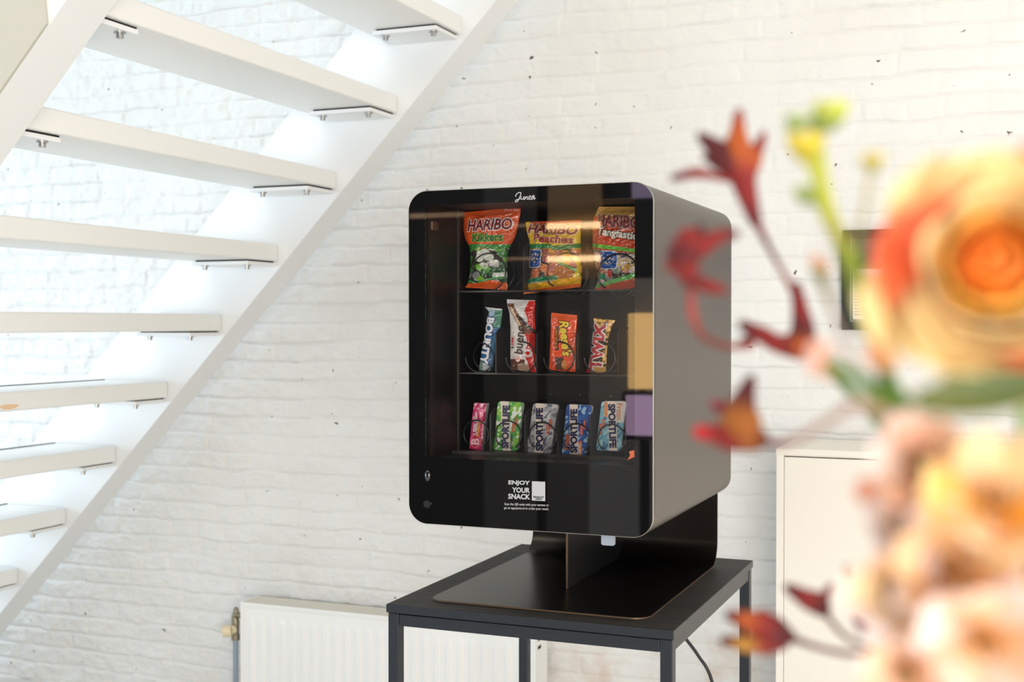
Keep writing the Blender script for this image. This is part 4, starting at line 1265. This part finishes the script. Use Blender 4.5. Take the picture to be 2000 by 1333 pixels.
# petals --------------------------------------------------------
def petal(mb, base, out, up, length, width, cup, curl, cols, n=9, th=0.00052, tipw=0.35, ruffle=0.0, ph=0.0):
    """thick curved petal: starts at base along 'out', bends toward 'up'"""
    base, out, up = Vector(base), Vector(out).normalized(), Vector(up)
    up = (up - out * up.dot(out)).normalized()
    side = out.cross(up)
    vs_, cs_ = [], []
    for s_ in (1, -1):
        for i in range(n + 1):
            t = i / n
            ang = curl * t
            if abs(curl) > 1e-4:
                o_, u_ = math.sin(ang) / curl, (1 - math.cos(ang)) / curl
            else:
                o_, u_ = t, 0
            c0 = base + out * (length * o_) + up * (length * u_)
            nn = (up * math.cos(ang) - out * math.sin(ang))
            wv = width * (math.sin(math.pi * min(t * 0.86 + 0.06660, 1)) ** 0.6)
            for k in range(n + 1):
                q_ = k / n * 2 - 1
                p = c0 + side * (q_ * wv / 2) + nn * (cup * q_ * q_ * wv + ruffle * math.sin(q_ * 5 + ph + 4 * t) * t * length) + nn * (s_ * th / 2)
                vs_.append(p)
                a_, b2, c_ = cols
                e = min(max((abs(q_) - 0.55) / 0.45, 0) + max((t - 0.75) / 0.25, 0), 1)
                cc = [a_[j] * (1 - t) + b2[j] * t for j in range(3)]
                cs_.append(tuple(cc[j] * (1 - 0.8 * e) + c_[j] * 0.8 * e for j in range(3)))
    N2 = (n + 1) ** 2
    f = []
    for i in range(n):
        for k in range(n):
            a_ = i * (n + 1) + k
            f.append((a_, a_ + 1, a_ + n + 2, a_ + n + 1))
            f.append((a_ + N2, a_ + N2 + n + 1, a_ + N2 + n + 2, a_ + N2 + 1))
    rim = [k for k in range(n + 1)] + [i * (n + 1) + n for i in range(1, n + 1)] + [n * (n + 1) + k for k in range(n - 1, -1, -1)] + [i * (n + 1) for i in range(n - 1, 0, -1)]
    for i in range(len(rim)):
        a_, b2 = rim[i], rim[(i + 1) % len(rim)]
        f.append((a_, a_ + N2, b2 + N2, b2))
    mb.add(vs_, f, 0, cs_, True)

def basis(axis):
    a_ = Vector(axis).normalized()
    u_ = a_.cross(Vector((0, 0, 1))).normalized()
    return a_, u_, a_.cross(u_)

CREAM, YEL, ORA, DORA = S(240, 208, 150)[:3], S(232, 182, 96)[:3], S(240, 124, 26)[:3], S(226, 84, 18)[:3]
CORAL = S(240, 104, 66)[:3]
# rose
rd = 0.370
rc_ = PT(1948, 515, rd)
rose = thing('rose', 'large yellow and orange rose at the top of the bouquet', 'flower', MOUTH)
m = MB()
ax, ua, ub = basis((CAM - rc_).normalized() + Vector((-0.10, 0, 0.30)))
base = rc_ - ax * 0.02220
img_up, img_rt = _U, _R
AMB = S(252, 176, 60)[:3]
layers = [(4, 0.0270, 0.014, 0.08, 0.8, (ORA, ORA, ORA)), (4, 0.0275, 0.018, 0.22, 0.8, (ORA, ORA, ORA)), (5, 0.0285, 0.022, 0.38, 0.8, (ORA, ORA, ORA)),
          (5, 0.0300, 0.025, 0.54, 0.8, (ORA, ORA, ORA)), (5, 0.0315, 0.028, 0.70, 0.8, (ORA, YEL, AMB)), (6, 0.0330, 0.031, 0.86, 0.75, (YEL, CREAM, CREAM)),
          (5, 0.0345, 0.036, 1.02, 0.7, (YEL, CREAM, CREAM)), (5, 0.0360, 0.038, 1.18, 0.6, (YEL, CREAM, CREAM)), (5, 0.0370, 0.040, 1.34, 0.45, (YEL, CREAM, CREAM))]
for li_, (cnt, ln_, wd_, spread, crl, cl_) in enumerate(layers):
    for k in range(cnt):
        th_ = 2 * math.pi * (k + 0.5 * li_ + 0.13 * li_ * li_) / cnt
        rr_ = ua * math.cos(th_) + ub * math.sin(th_)
        out_ = (rr_ * math.sin(spread) + ax * math.cos(spread)).normalized()
        c_ = cl_
        ru, rr2 = rr_.dot(img_up), rr_.dot(img_rt)
        if li_ >= 6:
            if rr2 < -0.6 and -0.05 < ru < 0.55: c_ = (ORA, CORAL, CORAL)
            elif rr2 > 0.45 and ru < 0.1: c_ = (ORA, CORAL, S(236, 90, 60)[:3])
            elif ru > 0.6 and rr2 > -0.1 and li_ == 8: c_ = (AMB, ORA, DORA)
        petal(m, base + rr_ * (0.001 + 0.0011 * li_), out_, -rr_ + ax, ln_, wd_, 0.16, crl, c_, 9, 0.0006, ruffle=0.02 if li_ > 5 else 0, ph=k)
build('bloom', m, M['petal'], rose)
GRN, DGRN, YGRN = S(86, 130, 44)[:3], S(64, 84, 18)[:3], S(150, 176, 60)[:3]
m = MB()
m.tube([base - ax * 0.00296, base - ax * 0.02220 + Vector((0.00296, 0, -0.02220)), PT(2010, 1000, 0.407), PT(1990, 1500, 0.429), MOUTH + Vector((.02, 0, .02)), VASE + Vector((.01, .01, .03))], 0.00237, 10, 0, [GRN] * 6)
build('stem', m, M['paw'], rose)
m = MB()
petal(m, PT(2060, 748, 0.362), PT(1800, 790, 0.370) - PT(2060, 748, 0.362), Vector((0, -1, 0.2)), 0.040, 0.013, 0.1, 0.25, (DGRN, DGRN, DGRN))
build('leaf', m, M['petal'], rose)

# yellow-green bud sprig
spr = thing('bud_sprig', 'yellow-green sprig of round buds standing between the red blooms and the rose', 'flower', MOUTH)
D5 = 0.488
YB_, YG_, OLV = S(232, 196, 60)[:3], S(196, 200, 70)[:3], S(140, 156, 70)[:3]
def bud(x, y, r, c1, c2, d=D5):
    m = MB()
    c = PT(x, y, d)
    R_ = px(r, d)
    for k in range(6):
        th_ = k * math.pi / 3
        petal(m, c + Vector((0, 0, -R_)), Vector((math.cos(th_), math.sin(th_), 0.5)), Vector((-math.cos(th_) * .6, -math.sin(th_) * .6, 1)), R_ * 2.2, R_ * 1.3, 0.2, 1.1, (c2, c1, c1), 6)
    m.ball(c, R_ * 0.75, col=c1, n=8)
    build('bud', m, M['petal'], spr)
bud(1622, 225, 32, YG_, OLV); bud(1600, 245, 20, OLV, S(110, 140, 80)[:3])
bud(1555, 242, 22, S(150, 170, 100)[:3], OLV); bud(1572, 287, 33, YB_, S(206, 196, 40)[:3]); bud(1572, 380, 20, S(160, 176, 90)[:3], OLV); bud(1704, 318, 20, YB_, OLV, 0.459)
m = MB()
m.tube([PT(1600, 250, D5), PT(1602, 330, D5), PT(1612, 400, D5), PT(1640, 470, D5), PT(1672, 560, 0.474), PT(1690, 640, 0.459), PT(1800, 900, 0.444), PT(1880, 1400, 0.444), MOUTH + Vector((0, .02, .02)), VASE + Vector((0, .015, .03))], [px(9, D5), px(14, D5), px(18, D5), px(14, D5), 0.00222, 0.00207, 0.00207, 0.00207, 0.00207, 0.00207], 10, 0, [OLV, YG_, YG_, S(180, 176, 60)[:3], S(150, 170, 50)[:3], GRN, GRN, GRN, GRN, GRN])
m.tube([PT(1572, 300, D5), PT(1585, 335, D5), PT(1602, 370, D5)], px(7, D5), 8, 0, YG_)
m.tube([PT(1572, 382, D5), PT(1590, 395, D5), PT(1612, 420, D5)], px(5, D5), 8, 0, OLV)
m.tube([PT(1704, 326, 0.459), PT(1690, 400, 0.459), PT(1676, 480, 0.459), PT(1680, 600, 0.459)], px(5, 0.459), 8, 0, S(190, 176, 110)[:3])
build('stem', m, M['petal'], spr)
m = MB()
petal(m, PT(1660, 480, 0.444), PT(1690, 610, 0.444) - PT(1660, 480, 0.444), Vector((0, -1, 0)), 0.02516, 0.00740, 0.1, 0.3, (S(150, 180, 60)[:3], GRN, GRN))
build('leaf', m, M['petal'], spr)

# peach blossoms
PEACH, PPINK, PYEL, OCH = S(246, 200, 164)[:3], S(240, 212, 206)[:3], S(244, 208, 146)[:3], S(190, 130, 20)[:3]
PLIL = S(230, 206, 216)[:3]
SAL = S(248, 180, 156)[:3]
def blossom(name, label, x, y, d, r_px, cols, face, seed, cnt=6, extra_buds=(), center=OCH):
    root = thing(name, label, 'flower', MOUTH, None)
    c = PT(x, y, d)
    R_ = px(r_px, d)
    a_, u_, v_ = basis((CAM - c).normalized() + Vector(face))
    m = MB()
    rr_ = random.Random(seed)
    for k in range(cnt):
        th_ = 2 * math.pi * k / cnt + seed
        e = u_ * math.cos(th_) + v_ * math.sin(th_)
        sp = 1.0 if k % 2 else 0.85
        out_ = (e * math.sin(sp) + a_ * math.cos(sp))
        cc = cols[k % len(cols)]
        petal(m, c - a_ * R_ * 0.45, out_, -a_ * 0.2 + e, R_ * 1.35, R_ * (0.98 if k % 2 else 0.8), 0.10, -0.5, cc, 9, 0.00044, ruffle=0.02220, ph=k)
    build('petals', m, M['petal'], root)
    m = MB()
    for k in range(6):
        th_ = 2 * math.pi * k / 6
        e = u_ * math.cos(th_) + v_ * math.sin(th_)
        m.tube([c - a_ * R_ * 0.4, c + e * R_ * 0.1, c + a_ * R_ * 0.25 + e * R_ * 0.16], 0.00052, 6, 0, center)
        m.ball(c + a_ * R_ * 0.27 + e * R_ * 0.16, 0.00118, col=S(110, 80, 20)[:3], n=5, sc=(1, 1, 1.6))
    m.ball(c - a_ * R_ * 0.25, R_ * 0.14, col=center, n=7)
    build('stamens', m, M['petal'], root)
    m = MB()
    m.tube([c - a_ * R_ * 0.4, c - a_ * R_ * 0.9 + Vector((0, 0, -0.01480)), PT(1900, 1500, 0.422), MOUTH + Vector((rr_.uniform(-.02, .02), rr_.uniform(-.02, .02), .02)), VASE + Vector((rr_.uniform(-.015, .015), rr_.uniform(-.015, .015), .03))], 0.00148, 8, 0, [GRN] * 5)
    build('stem', m, M['paw'], root)
    return root
blossom('peach_blossom', 'pale pink blossom with an ochre throat, low in the bouquet', 1755, 1165, 0.385, 106, [(PYEL, PPINK, PLIL), (OCH, PEACH, PPINK), (PYEL, PEACH, PPINK)], (-0.25, 0, 0.1), 1)
blossom('peach_blossom', 'upper pink and salmon blossom just under the rose leaf', 1800, 915, 0.392, 110, [(SAL, SAL, PPINK), (PEACH, PPINK, PPINK), (SAL, PEACH, S(240, 150, 130)[:3])], (-0.2, 0, 0.5), 2, center=S(226, 170, 120)[:3])
blossom('peach_blossom', 'golden orange blossom at the outer edge below the rose', 1945, 985, 0.370, 145, [(AMB, S(246, 176, 96)[:3], PYEL), (PEACH, PYEL, PEACH), (S(232, 170, 110)[:3], PEACH, PYEL)], (0.0, 0, 0.4), 3, center=S(220, 150, 70)[:3])
blossom('peach_blossom', 'peach orange blossom in the middle of the lower cluster', 1865, 1110, 0.377, 135, [(PEACH, S(250, 196, 140)[:3], PEACH), (S(246, 184, 120)[:3], PEACH, PPINK)], (-0.1, 0, 0.0), 4, center=S(240, 170, 100)[:3])
blossom('peach_blossom', 'soft pink blossom with an orange throat, lowest toward the outer edge', 1925, 1250, 0.363, 140, [(S(236, 170, 80)[:3], PPINK, PEACH), (PEACH, PPINK, PPINK)], (0.05, 0, -0.2), 5, center=S(226, 150, 40)[:3])
blossom('peach_blossom', 'pale salmon blossom lowest above the cabinet door', 1775, 1310, 0.392, 104, [(PEACH, PEACH, PPINK), (SAL, PEACH, PEACH)], (-0.2, 0, -0.3), 6, center=S(240, 190, 150)[:3])
blossom('peach_blossom', 'small pale pink blossom between the salmon and the ochre-throated blossoms', 1790, 1035, 0.400, 95, [(PPINK, PPINK, PLIL), (PEACH, PPINK, PPINK)], (-0.3, 0, 0.2), 7, center=S(240, 200, 170)[:3])
blossom('peach_blossom', 'yellow-peach blossom at the very edge, under the golden orange one', 2000, 1110, 0.380, 110, [(PYEL, PYEL, PEACH), (AMB, PYEL, PYEL)], (0.1, 0, 0.0), 8, center=S(240, 190, 110)[:3])
# closed buds on a green stalk
bst = thing('bud_stalk', 'green leafy stalk with small closed pink buds, between the red blooms and the blossoms', 'flower', MOUTH)
for x, y, r, d, c1 in ((1600, 700, 30, 0.459, S(248, 190, 170)[:3]), (1690, 960, 22, 0.414, S(240, 160, 130)[:3]), (1715, 690, 26, 0.429, S(246, 170, 120)[:3]), (1595, 512, 14, 0.488, S(240, 180, 150)[:3])):
    m = MB()
    c = PT(x, y, d)
    m.ball(c, px(r, d), col=c1, n=9, sc=(0.95, 0.95, 1.25))
    m.ball(c + Vector((0.00296, 0, -0.00296)), px(r * 0.75, d), col=S(240, 170, 110)[:3], n=8)
    build('bud', m, M['petal'], bst)
m = MB()
m.tube([PT(1600, 705, 0.459), PT(1660, 730, 0.444), PT(1720, 775, 0.429), PT(1790, 850, 0.414), PT(1870, 1400, 0.422), MOUTH + Vector((.01, -.01, .02)), VASE + Vector((.01, -.01, .03))], [0.00163, 0.00222, 0.00311, 0.00333, 0.00222, 0.00222, 0.00222], 10, 0, [GRN] * 7)
m.tube([PT(1690, 960, 0.414), PT(1715, 955, 0.414), PT(1790, 1000, 0.414)], 0.00148, 8, 0, S(90, 130, 80)[:3])
m.tube([PT(1715, 690, 0.429), PT(1725, 735, 0.429), PT(1735, 785, 0.429)], 0.00185, 8, 0, DGRN)
m.tube([PT(1595, 520, 0.488), PT(1604, 545, 0.488), PT(1630, 620, 0.474), PT(1680, 745, 0.437)], [0.00259, 0.00222, 0.00074, 0.00089], 8, 0, [S(110, 140, 60)[:3], S(130, 140, 90)[:3], PALE, PALE])
build('stem', m, M['paw'], bst)
m = MB()
petal(m, PT(1700, 765, 0.422), PT(1762, 835, 0.414) - PT(1700, 765, 0.422), Vector((0.3, -1, 0.3)), 0.01776, 0.01036, 0.15, 0.3, (GRN, S(110, 160, 40)[:3], GRN))
build('leaf', m, M['petal'], bst)
m = MB()
petal(m, PT(1960, 1390, 0.370), PT(2020, 1270, 0.370) - PT(1960, 1390, 0.370), Vector((0.3, -1, 0.3)), 0.02220, 0.01480, 0.15, 0.3, (S(50, 80, 50)[:3], S(60, 96, 60)[:3], S(60, 96, 60)[:3]))
build('leaf', m, M['petal'], bst)

# vase and its small table, below the view
vz = MB()
pr = [(0.0, 0.045), (0.02, 0.052), (0.10, 0.05), (0.16, 0.034), (0.20, 0.045)]
for r_s, flip in ((0, False), (0.003, True)):
    v_, f_ = [], []
    for h_, r_ in pr:
        for k in range(32):
            th_ = 2 * math.pi * k / 32
            v_.append((VASE.x + (r_ - r_s) * math.cos(th_), VASE.y + (r_ - r_s) * math.sin(th_), VASE.z + h_ + (r_s if h_ == 0 else 0)))
    for i in range(len(pr) - 1):
        for k in range(32):
            q_ = (i * 32 + k, i * 32 + (k + 1) % 32, (i + 1) * 32 + (k + 1) % 32, (i + 1) * 32 + k)
            f_.append(tuple(reversed(q_)) if flip else q_)
    f_.append(tuple(range(32)))
    vz.add(v_, f_, 0, None, True)
tag(build('vase', vz, M['vase_glass'], origin=VASE), 'clear glass vase holding the bouquet', 'vase')
ft = thing('pedestal_table', 'round pedestal table carrying the vase of flowers', 'table', (VASE.x, VASE.y, 0))
m = MB(); m.cyl((VASE.x, VASE.y, 0.77), (VASE.x, VASE.y, 0.80), 0.22, 48); build('table_top', m, M['cabinet'], ft, bevel=0.003)
m = MB(); m.cyl((VASE.x, VASE.y, 0.02), (VASE.x, VASE.y, 0.77), 0.025, 24); build('column', m, M['cabinet'], ft)
m = MB(); m.cyl((VASE.x, VASE.y, 0.0), (VASE.x, VASE.y, 0.02), 0.16, 48); build('foot', m, M['cabinet'], ft)

# ------------------------------------------------------------------ the far side of the room, seen mirrored in the door glass
BW = -2.58
def PR(x, y, Y):
    """photo position of a reflection in the door -> real point on the plane Y behind the camera"""
    q_ = P(x, y, 2 * MY - Y)
    return Vector((q_.x, Y, q_.z))
kit = thing('kitchen_unit', 'beige kitchen wall unit with warm strip lights, mirrored in the machine door', 'kitchen unit', (PR(1120, 1000, BW + .3).x, BW + 0.3, 0))
M['beige'] = mat('beige_laminate', S(196, 160, 116), 0.5)
M['dim_panel'] = mat('dark_taupe_panel', S(104, 100, 98), 0.6)
M['dim_panel2'] = mat('dark_grey_panel', S(170, 168, 168), 0.6)
M['strip'] = emis('warm_strip_light', S(255, 214, 160), 16.0)
M['strip_dim'] = emis('dim_strip_light', S(240, 200, 160), 2.2)
def rbox(x0, x1, y0, y1, Y, th=0.05):
    a_, b2 = PR(x0, y0, Y), PR(x1, y1, Y)
    return MB().box(min(a_.x, b2.x), max(a_.x, b2.x), Y - th, Y, min(a_.z, b2.z), max(a_.z, b2.z))
build('splash_panel', rbox(1070, 1172, 362, 545, BW + 0.06), M['beige'], kit)
build('tall_cabinet', rbox(945, 1048, 340, 1060, BW + 0.04, 0.03), M['dim_panel'], kit)
build('tall_cabinet', rbox(1068, 1150, 546, 1070, BW + 0.04, 0.03), M['dim_panel'], kit)
build('tall_panel', rbox(1151, 1290, 545, 1075, BW + 0.04, 0.03), M['dim_panel2'], kit)
for yy in (440, 505):
    build('strip_light', rbox(1068, 1171, yy - 4, yy + 5, BW + 0.085, 0.02), M['strip'], kit)
for x0_, x1_, yy in ((800, 905, 420), (990, 1040, 505), (1000, 1040, 440)):
    build('strip_light', rbox(x0_, x1_, yy - 2, yy + 3, BW + 0.06, 0.015), M['strip_dim'], kit)
build('side_panel', rbox(1105, 1130, 608, 720, BW + 0.07), mat('pale_panel', S(150, 142, 134), 0.6), kit)
scr = thing('monitor', 'screen glowing lilac, mirrored at the edge of the machine door', 'monitor', (PR(1250, 860, BW + .5).x, BW + 0.5, 0))
build('screen', rbox(1222, 1300, 772, 853, BW + 0.5, 0.02), emis('lilac_screen', S(206, 172, 206), 5.0), scr)
build('housing', rbox(1216, 1306, 765, 862, BW + 0.478, 0.03), M['rubber'], scr)
a_ = PR(1260, 862, BW + 0.46)
build('monitor_foot', MB().box(a_.x - 0.02, a_.x + 0.02, BW + 0.43, BW + 0.46, 0, a_.z), M['rubber'], scr)
gp = thing('lamp_column', 'golden lit column lamp, mirrored at the edge of the machine door', 'lamp', (PR(1255, 770, BW + .3).x, BW + 0.3, 0))
a_ = PR(1260, 760, BW + 0.3); b2 = PR(1260, 612, BW + 0.3)
m = MB()
c0 = PR(1256, 700, BW + 0.25)
m.cyl((c0.x, c0.y, a_.z), (c0.x, c0.y, b2.z), 0.085, 32)
build('lamp_shade', m, emis('lit_gold_shade', S(250, 200, 130), 7.0), gp)
m = MB(); m.cyl((c0.x, c0.y, 0), (c0.x, c0.y, a_.z), 0.02, 16)
build('pole', m, M['rubber'], gp)
wn = rbox(1234, 1320, 340, 384, BW + 0.05, 0.02)
tag(build('wall_screen', wn, emis('violet_screen', S(176, 158, 190), 3.0), origin=PR(1270, 384, BW + 0.04)), 'violet wall screen mirrored at the top corner of the machine door', 'screen')
